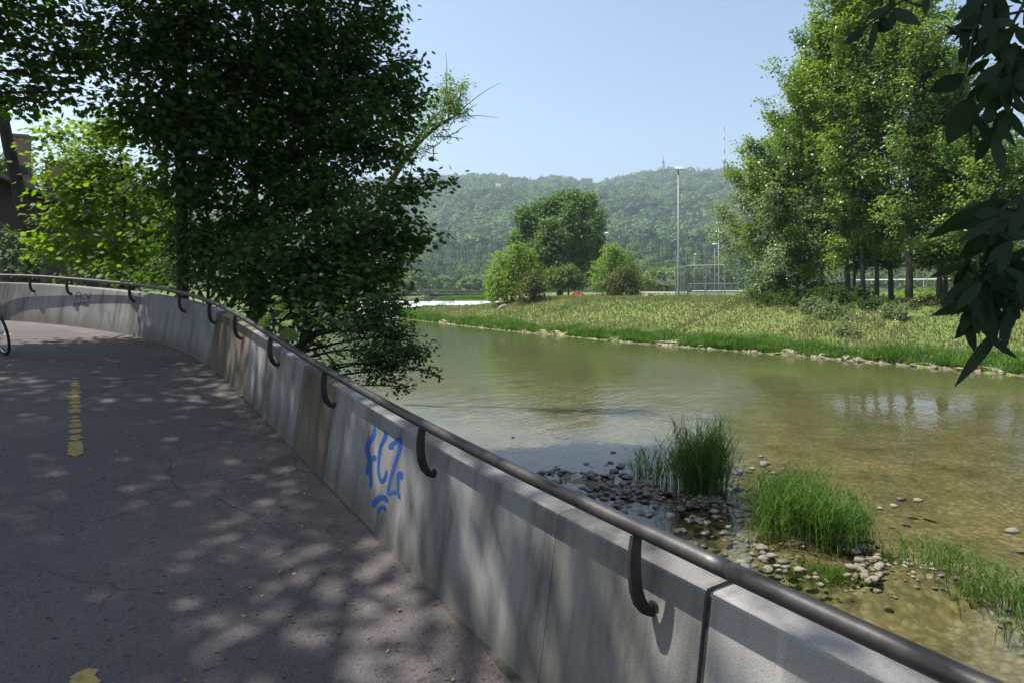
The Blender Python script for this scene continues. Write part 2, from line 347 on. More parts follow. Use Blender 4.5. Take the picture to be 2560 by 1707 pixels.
# ------------------------------------------------------------------ terrain
RIGHT = np.array([(75, -62), (50, -20), (21.4, 28.6), (16.7, 36), (13.3, 40.6), (8.5, 46.7), (3.85, 54.8), (-1.8, 64), (-5.7, 72), (-8.5, 78), (-13, 87), (-16, 97), (-18.5, 112),
                  (-17, 131), (-15.5, 140), (-8, 148), (-2, 156.5), (-2, 160), (-20, 168), (-19, 235), (-24, 420)], float)
LEFT = np.array([(38, -62), (5.5, -5.3), (.62, 3.2), (-.7, 5.3), (-1.6, 7.0), (-2.4, 9.2), (-4.4, 13.0), (-8, 18.5), (-14, 27), (-22, 45), (-29, 70), (-34, 110), (-36, 157), (-37, 235), (-45, 420)], float)
def sdist(x, y, line):
    best = np.full(x.shape, 1e9)
    for a, b in zip(line[:-1], line[1:]):
        d = b - a; t = np.clip(((x - a[0]) * d[0] + (y - a[1]) * d[1]) / (d @ d), 0, 1)
        best = np.minimum(best, np.hypot(x - a[0] - t * d[0], y - a[1] - t * d[1]))
    return best
POLY = np.concatenate([RIGHT, LEFT[::-1]])
def inside(x, y, poly):
    c = np.zeros(x.shape, bool)
    for a, b in zip(poly, np.roll(poly, -1, 0)):
        if a[1] == b[1]: continue
        k = ((a[1] > y) != (b[1] > y)) & (x < (b[0] - a[0]) * (y - a[1]) / (b[1] - a[1]) + a[0]); c ^= k
    return c
def vnoise(x, y, sc, seed=0):                      # smooth value noise
    rr = np.random.default_rng(seed).random((64, 64)); x = x / sc; y = y / sc
    i = np.floor(x).astype(int); j = np.floor(y).astype(int); fx = x - i; fy = y - j
    fx = fx * fx * (3 - 2 * fx); fy = fy * fy * (3 - 2 * fy); g = lambda a, b: rr[a % 64, b % 64]
    return (g(i, j) * (1 - fx) + g(i + 1, j) * fx) * (1 - fy) + (g(i, j + 1) * (1 - fx) + g(i + 1, j + 1) * fx) * fy
def gz(x, y):
    x = np.asarray(x, float); y = np.asarray(y, float); shp = x.shape; x = x.ravel(); y = y.ravel()
    river = inside(x, y, POLY); dr = sdist(x, y, RIGHT); dl = sdist(x, y, LEFT)
    up = sstep(157.5, 160.5, y)                    # upstream of the weir everything by the water stands higher
    w = WL + (WU - WL) * up
    shore = np.minimum(dr, dl)
    bed = w - .06 - .42 * sstep(0, 7, shore) + .05 * (vnoise(x, y, 1.3, 1) - .5)
    # gravel spit by the near reeds
    sp = np.maximum.reduce([1.1 - np.hypot((x - a) / rx, (y - b) / ry) for a, b, rx, ry in ((2.2, 11.9, 2.2, 1.5), (3.3, 11.6, 1.3, 1.3), (4.2, 9.9, 1.5, 1.3), (5.2, 8.6, 1.7, .8), (6.4, 7.6, 1.5, .8), (1.2, 12.9, 2., 1.0))])
    bed = np.maximum(bed, w - .34 + .40 * sstep(0, 1., sp) + .07 * (vnoise(x, y, .5, 2) - .5))
    Lr = 13 + 30 * sstep(78, 118, y)
    zr = w + .35 * sstep(0, .5, dr) + (ZC - .72 - WL - .35 - .8 * up) * sstep(.3, Lr, dr) * (1 - .28 * sstep(90, 120, y) * (1 - sstep(10, 60, dr))) + .3 * (vnoise(x, y, 6, 3) - .5) * sstep(.5, 4, dr)
    zl = w + .25 * sstep(0, .4, dl) + 1.9 * sstep(.2, 6., dl) + .2 * (vnoise(x, y, 4, 4) - .5)
    right = (x > np.interp(y, RIGHT[:, 1], RIGHT[:, 0]) - 1e-6) if False else (dr < dl)
    z = np.where(river, bed, np.where(right, zr, zl))
    # the bank under the path, walled off from the river
    d2 = (x[:, None] - FP[None, ::4, 0]) ** 2 + (y[:, None] - FP[None, ::4, 1]) ** 2
    k = np.argmin(d2, 1) * 4; o = (x - FP[k, 0]) * FN[k, 0] + (y - FP[k, 1]) * FN[k, 1]
    land = (~river) & (~right) & (o < .2)
    near = np.clip(1 - (-o - 5.5) / 6, 0, 1)
    zp = FP[k, 2] - .12
    z = np.where(land, zp * near + (1 - near) * np.maximum(zp, .9), z)
    # behind the parapet, on the wooded bank, the ground stands close under the wall top
    bank = (~river) & (~right) & (o >= .2)
    z = np.where(bank, np.minimum(z, FP[k, 2] + .45), z)
    return z.reshape(shp)
def lines(a, b, fine0, fine1, st, grow):
    mid = list(np.arange(fine0, fine1 + 1e-6, st)); lo, hi = [], []
    v, s = fine0, st
    while v > a: s *= grow; v -= s; lo.append(v)
    v, s = fine1, st
    while v < b: s *= grow; v += s; hi.append(v)
    return np.array(lo[::-1] + mid + hi)
gx = lines(-700, 900, -22, 34, .5, 1.06); gy = lines(-80, 700, 0, 90, .6, 1.04)
GX, GY = np.meshgrid(gx, gy); GZ = gz(GX, GY)
def build_ground():
    m, n = GX.shape; cx = .25 * (GX[:-1, :-1] + GX[1:, 1:] + GX[1:, :-1] + GX[:-1, 1:]); cy = .25 * (GY[:-1, :-1] + GY[1:, 1:] + GY[1:, :-1] + GY[:-1, 1:])
    riv = inside(cx.ravel(), cy.ravel(), POLY)
    i = np.arange(m - 1)[:, None] * n; j = np.arange(n - 1)[None]
    q = np.stack([i + j, i + j + 1, i + n + j + 1, i + n + j], -1).reshape(-1, 4); V = np.stack([GX, GY, GZ], -1).reshape(-1, 3)
    for nm, msk, mt in (('ground', ~riv, M['meadow']), ('riverbed', riv, M['bed'])):
        f = q[msk]; u, inv = np.unique(f, return_inverse=True); g = Geo(); g.add(V[u], inv.reshape(-1, 4)); tag(g.obj(nm, mt, smooth=True), kind='structure')
build_ground()
def gh(x, y): return float(gz(np.array([x]), np.array([y]))[0])

# path: a ruled sheet from the foot of the parapet inwards
def build_path():
    off = np.array([.06, 0, -.25, -.6, -1.2, -2, -3, -4.2, -5.6, -7.])
    k = np.arange(0, len(FS), 2); P = FP[k]; n = FN[k]
    grid = np.stack([np.c_[P[:, 0] + n[:, 0] * o, P[:, 1] + n[:, 1] * o, P[:, 2] + .004 + .012 * min(-o, 0) * 0 + .02 * (1 if o > -.1 else 0)] for o in off], 1)
    g = Geo(); g.sheet(grid[:, ::-1]); po = tag(g.obj('path', M['asphalt'], smooth=True), kind='structure')
    at_ = po.data.attributes.new('edge', 'FLOAT', 'POINT'); at_.data.foreach_set('value', np.tile(np.clip(-off[::-1] / 2.4, 0, 1).astype(np.float32), len(k)))
    # strip of grit gathered along the foot of the wall
    g = Geo(); w = .05 + .05 * vnoise(FS, FS * 0, .35, 9) + .05 * vnoise(FS, FS * 0 + 3, 1.4, 8)
    a = wl(FS, .02, .03); b = wl(FS, -w, .009); g.sheet(np.stack([a, b], 1)); tag(g.obj('path_edge_grit', M['moss'], smooth=True), kind='structure')
build_path()
def pathhit(px, py):                               # photo pixel on the path
    d = np.array([(px - CX) / F, 1, (HY - py) / F]); t = 2.
    for _ in range(60):
        p = d * t; i = np.argmin((FP[:, 0] - p[0]) ** 2 + (FP[:, 1] - p[1]) ** 2); zt = FP[i, 2] + .004 - ZC; t = .5 * t + .5 * zt / d[2]
    p = d * t; return np.array([p[0], p[1], FP[i, 2] + .004])
def litter():
    rng = np.random.default_rng(77); n = 900; s = rng.uniform(sta(300), FS[-1] - 1, n); o = -.02 - np.abs(rng.normal(size=n)) ** 1.6 * .45; o[:260] = -rng.uniform(.1, 5., 260); p = wl(s, o, .012)
    g = Geo(); leaves(g, p, rng.normal(size=(n, 3)) * .35 + [0, 0, 1], rng.normal(size=(n, 3)) * [1, 1, .1], rng.uniform(.012, .04, n), T_SMALL); tag(g.obj('leaf_litter', M['straw']), 'scattered dry leaf litter along the foot of the parapet', 'leaf litter', kind='stuff')
# worn centre-line dashes
def dash(p0, p1, w, seed):
    rr = np.random.default_rng(seed); a, b = np.array(p0), np.array(p1); t = unit(b - a); L = np.linalg.norm(b - a); s = np.cross(t, [0, 0, 1])
    g = Geo(); y = 0.; first = True
    while y < L:
        ln = rr.uniform(.05, .22) * (2.2 if first else 1); ln = min(ln, L - y); first = False
        k = max(4, int(ln / .015)); u = np.linspace(0, ln, k)
        l = -w / 2 + rr.uniform(-.004, .03) * rr.random(k) + .012 * rr.standard_normal(k); r = w / 2 - rr.uniform(0, .03) * rr.random(k) + .014 * rr.standard_normal(k)
        tap = np.minimum(1, np.minimum(u, ln - u) / .03 + .25 * rr.random(k)); mid = (l + r) / 2
        l = mid + (l - mid) * tap; r = mid + (r - mid) * tap
        q = lambda e: a + t * (y + u)[:, None] + s * e[:, None] + np.array([0, 0, .004])
        g.sheet(np.stack([q(l), q(r)], 1)); y += ln + (rr.uniform(.012, .05) if rr.random() < .75 else rr.uniform(.08, .14))
    return g
def conform(o):                                    # lay a marking on the path sheet
    for v in o.data.vertices:
        i = np.argmin((FP[:, 0] - v.co.x) ** 2 + (FP[:, 1] - v.co.y) ** 2); v.co.z = FP[i, 2] + .008
    return o
a, b = pathhit(188, 1138), pathhit(187, 941)
conform(tag(dash(a, b, .125, 4).obj('road_marking', M['yellow']), kind='structure'))
a, b = pathhit(205, 1830), pathhit(214, 1664)
conform(tag(dash(a, b, .125, 6).obj('road_marking', M['yellow']), kind='structure'))
a, b = pathhit(20, 838), pathhit(10, 833)
conform(tag(dash(a, b + (b - a) * .2, .125, 8).obj('road_marking', M['yellow']), kind='structure'))

# ------------------------------------------------------------------ parapet wall, graffiti, handrail
def build_wall():
    root = thing('parapet_wall', 'curved concrete parapet with blue and black graffiti beside the cycle path', 'wall', wl([sta(900)], 0, 0)[0])
    cuts = [0, sta(169), sta(545), sta(630), sta(761), sta(841), sta(1395), sta(1771, .12, .80), FS[-1] - .05]
    kinds = ['con', 'con', 'con_brown', 'con', 'con_brown', 'con', 'con_dark', 'con_light']
    gaps = {1: .003, 2: .006, 3: .002, 4: .006, 5: .002, 6: .002, 7: .016}
    prof = [(-.02, -.3), (0, 0), (.040, .27), (.080, .54), (.118, .80), (.122, .825), (.132, .838), (.155, .843), (.27, .850), (.29, .842), (.298, .82), (.30, -3.)]
    lab = {2: 'brown stained panel', 4: 'brown stained panel', 6: 'panel darkened by soot streaks'}
    for k in range(8):
        s0 = cuts[k] + gaps.get(k, 0); s1 = cuts[k + 1] - gaps.get(k + 1, 0)
        s = np.r_[s0, np.arange(s0 + .06, s1 - .05, .12), s1]; g = Geo()
        wob = .004 * (vnoise(s, s * 0, .8, 30) - .5)
        rings = np.stack([wl(s, o + wob * (h > .7), h + (.006 * (vnoise(s, s * 0 + o * 9, .12, 31) - .5) if h > .83 else 0)) for o, h in prof], 1)
        g.sheet(rings); m = len(prof)
        g.f.append((np.array([list(range(m))]), 0)); g.f.append((np.array([list(range((len(s) - 1) * m, len(s) * m))[::-1]]), 0))
        o = g.obj('wall_panel', M[kinds[k]], root, smooth=False)
        at_ = o.data.attributes.new('height', 'FLOAT', 'POINT'); at_.data.foreach_set('value', np.tile(np.array([h for _, h in prof], np.float32), len(s)))
        if k in lab: o['label'] = lab[k]
    # filler sunk in the open joints
    g = Geo()
    for k in (1, 2, 4, 7):
        s = np.array([cuts[k] - gaps[k] * .9, cuts[k] + gaps[k] * .9])
        g.sheet(np.stack([wl(s, o + .012 * (1 if h > 0 else 1), h - (.012 if h > .8 else 0)) for o, h in prof[1:-2]], 1))
    g.obj('joint_filler', M['joint'], root)
    # graffiti strokes, in photo pixels, laid 2 mm proud of the face
    def stroke(g, pts, w, taper=None, wide=1., lift=.0025):
        pts = np.array(pts, float); t = np.linspace(0, 1, len(pts)); tt = np.linspace(0, 1, 7 * len(pts))
        sp = np.c_[np.interp(tt, t, pts[:, 0]), np.interp(tt, t, pts[:, 1])]
        for _ in range(6): sp[1:-1] = .25 * sp[:-2] + .5 * sp[1:-1] + .25 * sp[2:]
        ww = np.interp(tt, np.linspace(0, 1, len(w)), w) if isinstance(w, (list, tuple)) else np.full(len(tt), w)
        ww = .95 * wide * ww * np.minimum(1, .55 + 6 * np.minimum(tt, 1 - tt))
        d = np.gradient(sp, axis=0); d /= np.maximum(np.linalg.norm(d, axis=1)[:, None], 1e-6); nn = np.c_[-d[:, 1], d[:, 0]]
        A, B = sp + nn * ww[:, None] / 2, sp - nn * ww[:, None] / 2
        SA = [face(*p) for p in A]; SB = [face(*p) for p in B]
        lay = lift + .0001 * len(g.v)
        P = lambda S: wl([q[0] for q in S], np.array([q[1] * BAT - lay for q in S]), np.array([q[1] for q in S]))
        g.sheet(np.stack([P(SA), P(SB)], 1))
    def z3(*p): return [(880 + x / 5.227, 1000 + y / 5.227) for x, y in p]
    tagl = [(z3((300, 340), (290, 470), (215, 560), (200, 660), (245, 780), (240, 900), (250, 1020), (248, 1140)), [10, 13, 12, 11, 9, 8, 8]),
            (z3((225, 800), (205, 880), (200, 970)), [7, 8, 6]),
            (z3((240, 790), (300, 730), (300, 790)), [7, 10, 8]),
            (z3((455, 370), (440, 490), (375, 600), (350, 780), (345, 950), (390, 1080), (440, 1010), (455, 910)), [12, 12, 9, 7, 7, 9, 8, 5]),
            (z3((510, 640), (520, 580), (600, 530), (640, 480)), [14, 13, 13, 11]),
            (z3((640, 470), (630, 650), (560, 830), (500, 1040), (470, 1200), (490, 1230), (540, 1190), (600, 1200), (630, 1290)), [13, 11, 8, 7, 7, 8, 9, 8, 6]),
            (z3((650, 1030), (645, 950), (610, 960), (600, 1080), (605, 1180)), [7, 12, 9, 6, 6]),
            (z3((290, 1400), (300, 1320), (380, 1260), (440, 1270), (460, 1330)), [9, 13, 14, 13, 8]),
            (z3((340, 1470), (360, 1410), (400, 1385), (435, 1410), (440, 1450)), [5, 8, 8, 7, 4])]
    gm = Geo(); g = Geo()
    for p_, w_ in tagl: stroke(gm, p_, [k + 5 for k in w_], lift=.0006); stroke(g, p_, w_, lift=.0018)
    o = gm.obj('overspray', M['mist'], root); o['label'] = 'speckled blue overspray round the blue letters'
    o = g.obj('graffiti', M['blue'], root); o['label'] = 'blue sprayed letters FCZ with two arcs below'
    def z5(*p): return [(x / 4.9, 660 + y / 4.9) for x, y in p]
    g = Geo()
    for pts in (((935, 450), (940, 350), (990, 355), (985, 450)), ((940, 405), (990, 400)),
                ((1060, 370), (1015, 375), (1010, 430), (1055, 440)), ((1065, 370), (1075, 435), (1090, 390), (1100, 435), (1112, 365)),
                ((895, 535), (915, 470), (930, 525)), ((895, 512), (932, 508)), ((945, 525), (948, 470), (975, 525), (982, 465)), ((985, 470), (1020, 466)), ((1002, 468), (1005, 525)),
                ((1025, 470), (1026, 525)), ((1040, 525), (1040, 472), (1068, 470)), ((1040, 500), (1062, 498)), ((1052, 530), (1075, 480), (1086, 530)), ((1056, 514), (1084, 512))):
        stroke(g, z5(*pts), 1.9)
    o = g.obj('graffiti', M['black'], root); o['label'] = 'black scrawl reading ACW ANTIFA'
    g = Geo()
    for pts in (((1300, 560), (1320, 620), (1345, 680), (1355, 760)), ((1335, 590), (1350, 640))): stroke(g, z5(*pts), 1.0)
    o = g.obj('scratch_mark', M['black'], root); o['label'] = 'thin black scratch marks'
build_wall()
def build_rail():
    root = thing('handrail', 'round bronze steel handrail carried by hooked brackets along the parapet top', 'handrail', wl([sta(900)], .02, 1.0)[0])
    jt = sta(1826, .02, 1.)
    for s0, s1 in ((.0, sta(300, .02, 1.)), (sta(300, .02, 1.) + .004, jt - .004), (jt + .004, FS[-1] - .1)):
        s = np.arange(s0, s1, .1); g = Geo(); s = np.r_[s, s1]; g.tube(wl(s, .02, 1.), .031, 16); g.obj('rail_tube', M['rail'], root, smooth=True)
    g = Geo(); s = np.array([jt - .012, jt + .012]); g.tube(wl(s, .02, 1.), .029, 14); g.obj('joint_sleeve', M['joint'], root, smooth=True)
    pos = [sta(p, .02, 1.) for p in (1595, 1058, 814, 679, 590, 526, 451, 326, 169)]
    print('bracket spacing', np.round(np.diff(sorted(pos)), 2))
    pos += [pos[0] + 1.35 * k for k in (1, 2, 3)] + [pos[-1] - 1.1 * k for k in (1, 2, 3, 4)]
    # hooked flat bar: centre line in (o, h), and its width across
    c = np.array([(.012, .972), (.004, .93), (.000, .88), (.000, .83), (.006, .775), (.022, .725), (.047, .69), (.078, .668), (.104, .66)])
    c[:, 1] = .975 - (.975 - c[:, 1]) * 1.0; c[:, 0] += np.linspace(0, .006, 9)
    wd = np.array([.046, .05, .052, .052, .052, .05, .043, .030, .012])
    d = unit(np.gradient(c, axis=0)); nn = np.c_[-d[:, 1], d[:, 0]]
    out, inn = c - nn * wd[:, None] / 2, c + nn * wd[:, None] / 2
    for s in pos:
        if not .2 < s < FS[-1] - .3: continue
        g = Geo(); th = .009
        ring = []
        for a, b in zip(out, inn):
            ring.append(np.concatenate([wl([s - th], a[0], a[1]), wl([s + th], a[0], a[1]), wl([s + th], b[0], b[1]), wl([s - th], b[0], b[1])]))
        ring = np.array(ring); m = len(ring); i = np.arange(m - 1)[:, None] * 4; j = np.arange(4)[None]; k = (j + 1) % 4
        g.add(ring, np.stack([i + j, i + k, i + 4 + k, i + 4 + j], -1).reshape(-1, 4)); g.f.append((np.array([[0, 1, 2, 3], [(m - 1) * 4 + q for q in (3, 2, 1, 0)]]), 0))
        bp = wl(np.array([s, s]), np.array([.70 * BAT - .001, .70 * BAT - .009]), np.array([.685, .684])); g.tube(bp, .026, 10)
        for dz in (-.012, .012): g.tube(wl(np.array([s, s]), np.array([.7 * BAT - .004, .7 * BAT - .016]), np.array([.685 + dz, .684 + dz])), .006, 6)
        pl = wl(np.array([s - .055, s + .055]), .02, .974); g.tube(pl, .007, 6)
        g.obj('bracket', M['bracket'], root)
build_rail()

# ------------------------------------------------------------------ water, weir, hills
def slab(name, quad, m, **kw):
    g = Geo(); g.add(np.array(quad, float), [[0, 1, 2, 3]]); return tag(g.obj(name, m), **kw)
slab('river_water', [(-70, -75, WL), (90, -75, WL), (90, 158, WL), (-70, 158, WL)], M['water'], kind='structure')
slab('upstream_water', [(-70, 159.5, WU), (20, 159.5, WU), (20, 425, WU), (-70, 425, WU)], M['water'], kind='structure')
def build_weir():
    x = np.linspace(-39, 3, 120); y = np.concatenate([np.linspace(160.6, 157, 6), np.linspace(156.5, 146, 26)])
    X, Y = np.meshgrid(x, y, indexing='ij'); t = np.clip((158 - Y) / 8, 0, 1)
    Z = WU + .05 - (WU - WL) * sstep(0, 1, t) + .26 * (vnoise(X, Y, .7, 40) - .35) * sstep(.05, .5, t) + .35 * (vnoise(X, Y, 1.7, 43) - .35) * sstep(.6, 1, t) * (1 - sstep(.97, 1.15, (158 - Y) / 10.5))
    Z -= .4 * sstep(9.5, 12, 158 - Y)
    g = Geo(); g.sheet(np.stack([X, Y, Z], -1)); tag(g.obj('weir_water', M['foam'], smooth=True), kind='structure')
    # rapids running down the left side
    X, Y = np.meshgrid(np.linspace(-37, -14, 90), np.linspace(74, 148, 200), indexing='ij')
    k = sstep(-18 - .12 * (Y - 74) * 0, -24, X) * (.35 + .65 * sstep(74, 110, Y))
    Z = WL - .22 + .46 * vnoise(X, Y, 1.6, 41) * (.5 + k) * (.55 + .45 * vnoise(X, Y, 7, 42))
    Z = np.where(Y < 80, Z - .06 * (80 - Y), Z)
    g = Geo(); g.sheet(np.stack([X, Y, Z], -1)); tag(g.obj('rapids_foam', M['foam'], smooth=True), kind='structure')
build_weir()
RPX = [-900, 0, 600, 900, 1050, 1130, 1210, 1290, 1330, 1400, 1440, 1500, 1570, 1640, 1680, 1760, 1840, 2000, 2300, 2560, 3600]
RPY = [520, 470, 452, 447, 449, 442, 438, 449, 452, 438, 448, 451, 434, 426, 420, 420, 419, 424, 452, 490, 540]
DPR = [(420, 0), (560, 26), (760, 62), (950, 100), (1150, 132), (1300, 165), (1600, 235), (2000, 325), (2400, 1), (2700, .9)]
def hill_z(px, d):
    ridge = (HY - np.interp(px, RPX, RPY)) / F * 2400 - 24
    base = np.interp(d, [420, 560, 760, 950, 1150, 1300], [-1.5, 12, 36, 62, 92, 128])
    k = np.clip((d - 1300) / 1100, 0, 1); up = 128 + (ridge - 128) * (k ** .92)
    z = np.where(d < 1300, base, up); z = np.where(d > 2400, ridge - (d - 2400) * .35, z)
    x = (px - CX) / F * d
    amp = 46 * sstep(1150, 1500, d) * (1 - sstep(2050, 2400, d)) + 9 * sstep(450, 700, d)
    return ZC - 2.6 + z + amp * (vnoise(x + 3000 + .3 * d, d * .35, 210, 50) - .5) + .35 * amp * (vnoise(x + 3000, d, 90, 51) - .5)
def build_hills():
    px = np.linspace(-900, 3600, 150); d = np.concatenate([np.linspace(415, 1300, 30), np.linspace(1340, 2400, 34), [2500, 2700]])
    P, D = np.meshgrid(px, d); X = (P - CX) / F * D
    g = Geo(); g.sheet(np.stack([X, D, hill_z(P, D)], -1)); tag(g.obj('hills', M['forest_floor'], smooth=True), kind='structure')
build_hills()

# ------------------------------------------------------------------ foliage tools
def fold(pts, k=.16): return np.array([(x, y, -k * abs(y) - .10 * x * x) for x, y in pts])
_h = [(-.02, .06), (-.10, .30), (.10, .30), (.22, .56), (.34, .42), (.58, .60), (.55, .30), (.74, .26), (.76, .12)]
T_MAPLE = fold([(0, 0)] + _h + [(1.0, 0)] + [(x, -y) for x, y in _h[::-1]])
T_OVAL = fold([(0, 0), (.12, .16), (.35, .27), (.60, .24), (.84, .11), (1, 0), (.84, -.11), (.60, -.24), (.35, -.27), (.12, -.16)], .3)
T_SMALL = fold([(0, 0), (.2, .30), (.5, .26), (.62, .36), (1, 0), (.62, -.36), (.5, -.26), (.2, -.30)], .3)
T_LANCE = fold([(0, 0), (.3, .12), (.7, .09), (1, 0), (.7, -.09), (.3, -.12)], .3)
T_DIA = fold([(0, 0), (.45, .36), (1, 0), (.45, -.36)], .35)
def leaves(g, pos, nrm, axis, size, T, mi=0):
    n = unit(nrm); a = unit(axis - n * np.sum(axis * n, -1, keepdims=True)); b = np.cross(n, a)
    v = pos[:, None] + size[:, None, None] * (T[None, :, 0, None] * a[:, None] + T[None, :, 1, None] * b[:, None] + T[None, :, 2, None] * n[:, None])
    k = len(T); g.add(v, np.arange(len(pos) * k).reshape(-1, k), mi)
def spray(g, rng, c, out, k, spread, size, T, mi=0, up=.9, outw=.5, rnd=.45, droop=.35):
    """k leaves round every cluster point c, facing up and outwards"""
    N = len(c) * k; C = np.repeat(c, k, 0); O = np.repeat(out, k, 0)
    p = C + rng.normal(size=(N, 3)) * np.asarray(spread)
    n = np.array([0, 0, up]) + O * outw + rng.normal(size=(N, 3)) * rnd
    ax = O * .8 + rng.normal(size=(N, 3)) * .7; ax[:, 2] = ax[:, 2] * .4 - droop
    leaves(g, p, n, ax, rng.uniform(size[0], size[1], N), T, mi)
def bez(a, b, rng, sag=.15, n=7):
    a, b = np.array(a, float), np.array(b, float); m = a + (b - a) * .5 + np.array([0, 0, np.linalg.norm(b - a) * sag]) + rng.normal(size=3) * np.linalg.norm(b - a) * .06
    t = np.linspace(0, 1, n)[:, None]; return a * (1 - t) ** 2 + 2 * m * t * (1 - t) + b * t * t
def lobe_tree(name, label, cat, trunk, r0, r1, lobes, leaf, bark, T, size, per=10, spread=.22, flat=.45, ncl=None, dens=7., seed=1, group=None, twigs=.2, shell=.55, **kw):
    """trunk, a limb into every lobe, twigs to leaf clusters; lobes are (centre, (rx, ry, rz)[, density factor])"""
    rng = np.random.default_rng(seed); trunk = np.array(trunk, float)
    root = thing(name, label, cat, trunk[0], group)
    gt, gc = Geo(), Geo(); m = len(trunk); gt.tube(trunk, np.linspace(r0, r1, m) * np.r_[1.25, np.ones(m - 1)], 9)
    for L in lobes:
        c, r = np.array(L[0], float), np.array(L[1], float); df = L[2] if len(L) > 2 else 1.
        n = max(6, int(dens * df * (r[0] * r[1] + r[1] * r[2] + r[0] * r[2]) / 3 * 4 * (1 + .35 * r.min())))
        d = unit(rng.normal(size=(n, 3))); rad = rng.random(n) ** shell * (.82 + .3 * rng.random(n)); cl = c + d * rad[:, None] * r
        out = unit(d * np.array([1, 1, .5])); out = unit(out + .35 * unit(c - trunk[m // 2]))
        spray(gc, rng, cl, out, per, (spread, spread, spread * flat), size, T, **kw)
        hz = c[2] - .45 * np.hypot(*(c - trunk[-1])[:2]); i = int(np.clip(np.searchsorted(trunk[:, 2], hz), 1, m - 1)); A = trunk[i - 1] + (trunk[i] - trunk[i - 1]) * np.clip((hz - trunk[i - 1, 2]) / max(trunk[i, 2] - trunk[i - 1, 2], .01), 0, 1)
        lim = bez(A, c, rng); rl = max(.018, .40 * (r0 + (r1 - r0) * i / m)); gt.tube(lim, np.linspace(rl, rl * .35, 7), 6)
        for q in rng.permutation(n)[:int(n * twigs)]:
            a = lim[rng.integers(3, 7)]; gt.tube(bez(a, cl[q], rng, .05, 4), np.linspace(max(.007, rl * .22), .003, 4), 3, cap=False)
    gt.obj('trunk', bark, root, smooth=True); gc.obj('crown', leaf, root)
    return root
def px_lobes(lst, dens=1.):
    return [(at(l[0], l[1], l[2]), (l[3] * l[2] / F, l[5], l[4] * l[2] / F), (l[6] if len(l) > 6 else 1.) * dens) for l in lst]
def rise(x, y, top, n=8, lean=(0, 0), wob=.08, seed=0, z0=None):
    rng = np.random.default_rng(seed); z = np.linspace((gh(x, y) if z0 is None else z0) - .15, top, n); t = np.linspace(0, 1, n)
    return np.c_[x + lean[0] * t + rng.normal(size=n) * wob * t, y + lean[1] * t + rng.normal(size=n) * wob * t, z]

# ------------------------------------------------------------------ the maples along the left bank
MK = dict(T=T_MAPLE, leaf=M['maple'], bark=M['bark'], size=(.085, .14), dens=25.)
lobe_tree('maple_tree', 'tall dark maple with the thickest upright trunk behind the parapet bend', 'tree', rise(-7.25, 15, 14, seed=1), .15, .06, px_lobes([
    (320, 120, 14, 150, 110, 1.3, .75), (470, 60, 14.5, 190, 130, 1.8), (430, 260, 14.5, 170, 120, 1.5), (330, 300, 13.8, 100, 75, 1., .7), (560, 330, 15, 170, 130, 1.6), (460, 450, 15, 130, 110, 1.4),
    (600, 180, 15.5, 180, 140, 1.7), (500, 600, 15.3, 120, 90, 1.2), (350, -130, 14.5, 240, 130, 2), (580, -130, 15, 240, 140, 2), (450, -380, 15, 260, 150, 2.4, .6)]) + [((-5.6, 13.2, 11.8), (2.0, 1.5, 1.4)), ((-4.1, 12.9, 12.4), (1.6, 1.5, 1.2)), ((-7.2, 12.6, 12.6), (1.8, 1.5, 1.3)), ((-4.6, 14.6, 11.), (1.8, 1.5, 1.3))], seed=11, **MK)
lobe_tree('maple_tree', 'tall dark maple whose crown edge stands against the sky over the river', 'tree', rise(-6.4, 17, 15, seed=2), .16, .06, px_lobes([
    (760, 80, 16, 180, 130, 1.8), (870, 170, 16.5, 105, 120, 1.5), (740, 250, 16, 170, 140, 1.7), (850, 340, 16, 130, 130, 1.5), (690, 420, 16, 160, 130, 1.6), (820, 490, 15.5, 140, 100, 1.4),
    (930, 50, 17, 70, 75, 1.1), (640, 560, 15.5, 140, 100, 1.3), (945, 250, 17, 75, 90, 1.1), (965, 380, 16, 65, 65, .9), (990, 190, 17.3, 50, 50, .7), (1030, 240, 17.3, 40, 50, .6), (1010, 310, 17.2, 44, 50, .6), (1020, 150, 17.3, 30, 36, .5),
    (760, -120, 16.5, 230, 130, 2), (925, -50, 17, 95, 70, 1.2), (720, -380, 17, 230, 160, 2.2, .6)]), seed=12, **MK)
lobe_tree('maple_tree', 'leaning maple reaching low and dark over the river', 'tree', rise(-5.2, 15.6, 4.6, lean=(1.2, -.4), seed=3), .11, .04, px_lobes([
    (1000, 480, 14, 75, 45, .7), (1075, 452, 14, 42, 26, .4), (950, 550, 13.5, 90, 80, 1.), (860, 610, 13.5, 140, 100, 1.2), (720, 640, 13.5, 150, 95, 1.2), (1010, 600, 14, 60, 45, .6), (1060, 598, 14, 34, 25, .4),
    (930, 680, 13, 90, 65, .9), (800, 720, 13, 130, 85, 1.), (680, 735, 13.2, 110, 60, .9), (560, 650, 14.5, 110, 70, 1.), (600, 720, 13.6, 80, 40, .6), (985, 655, 13.5, 40, 30, .5), (905, 760, 12.6, 95, 50, .7), (780, 790, 12.2, 110, 45, .7)]), seed=13, **MK)
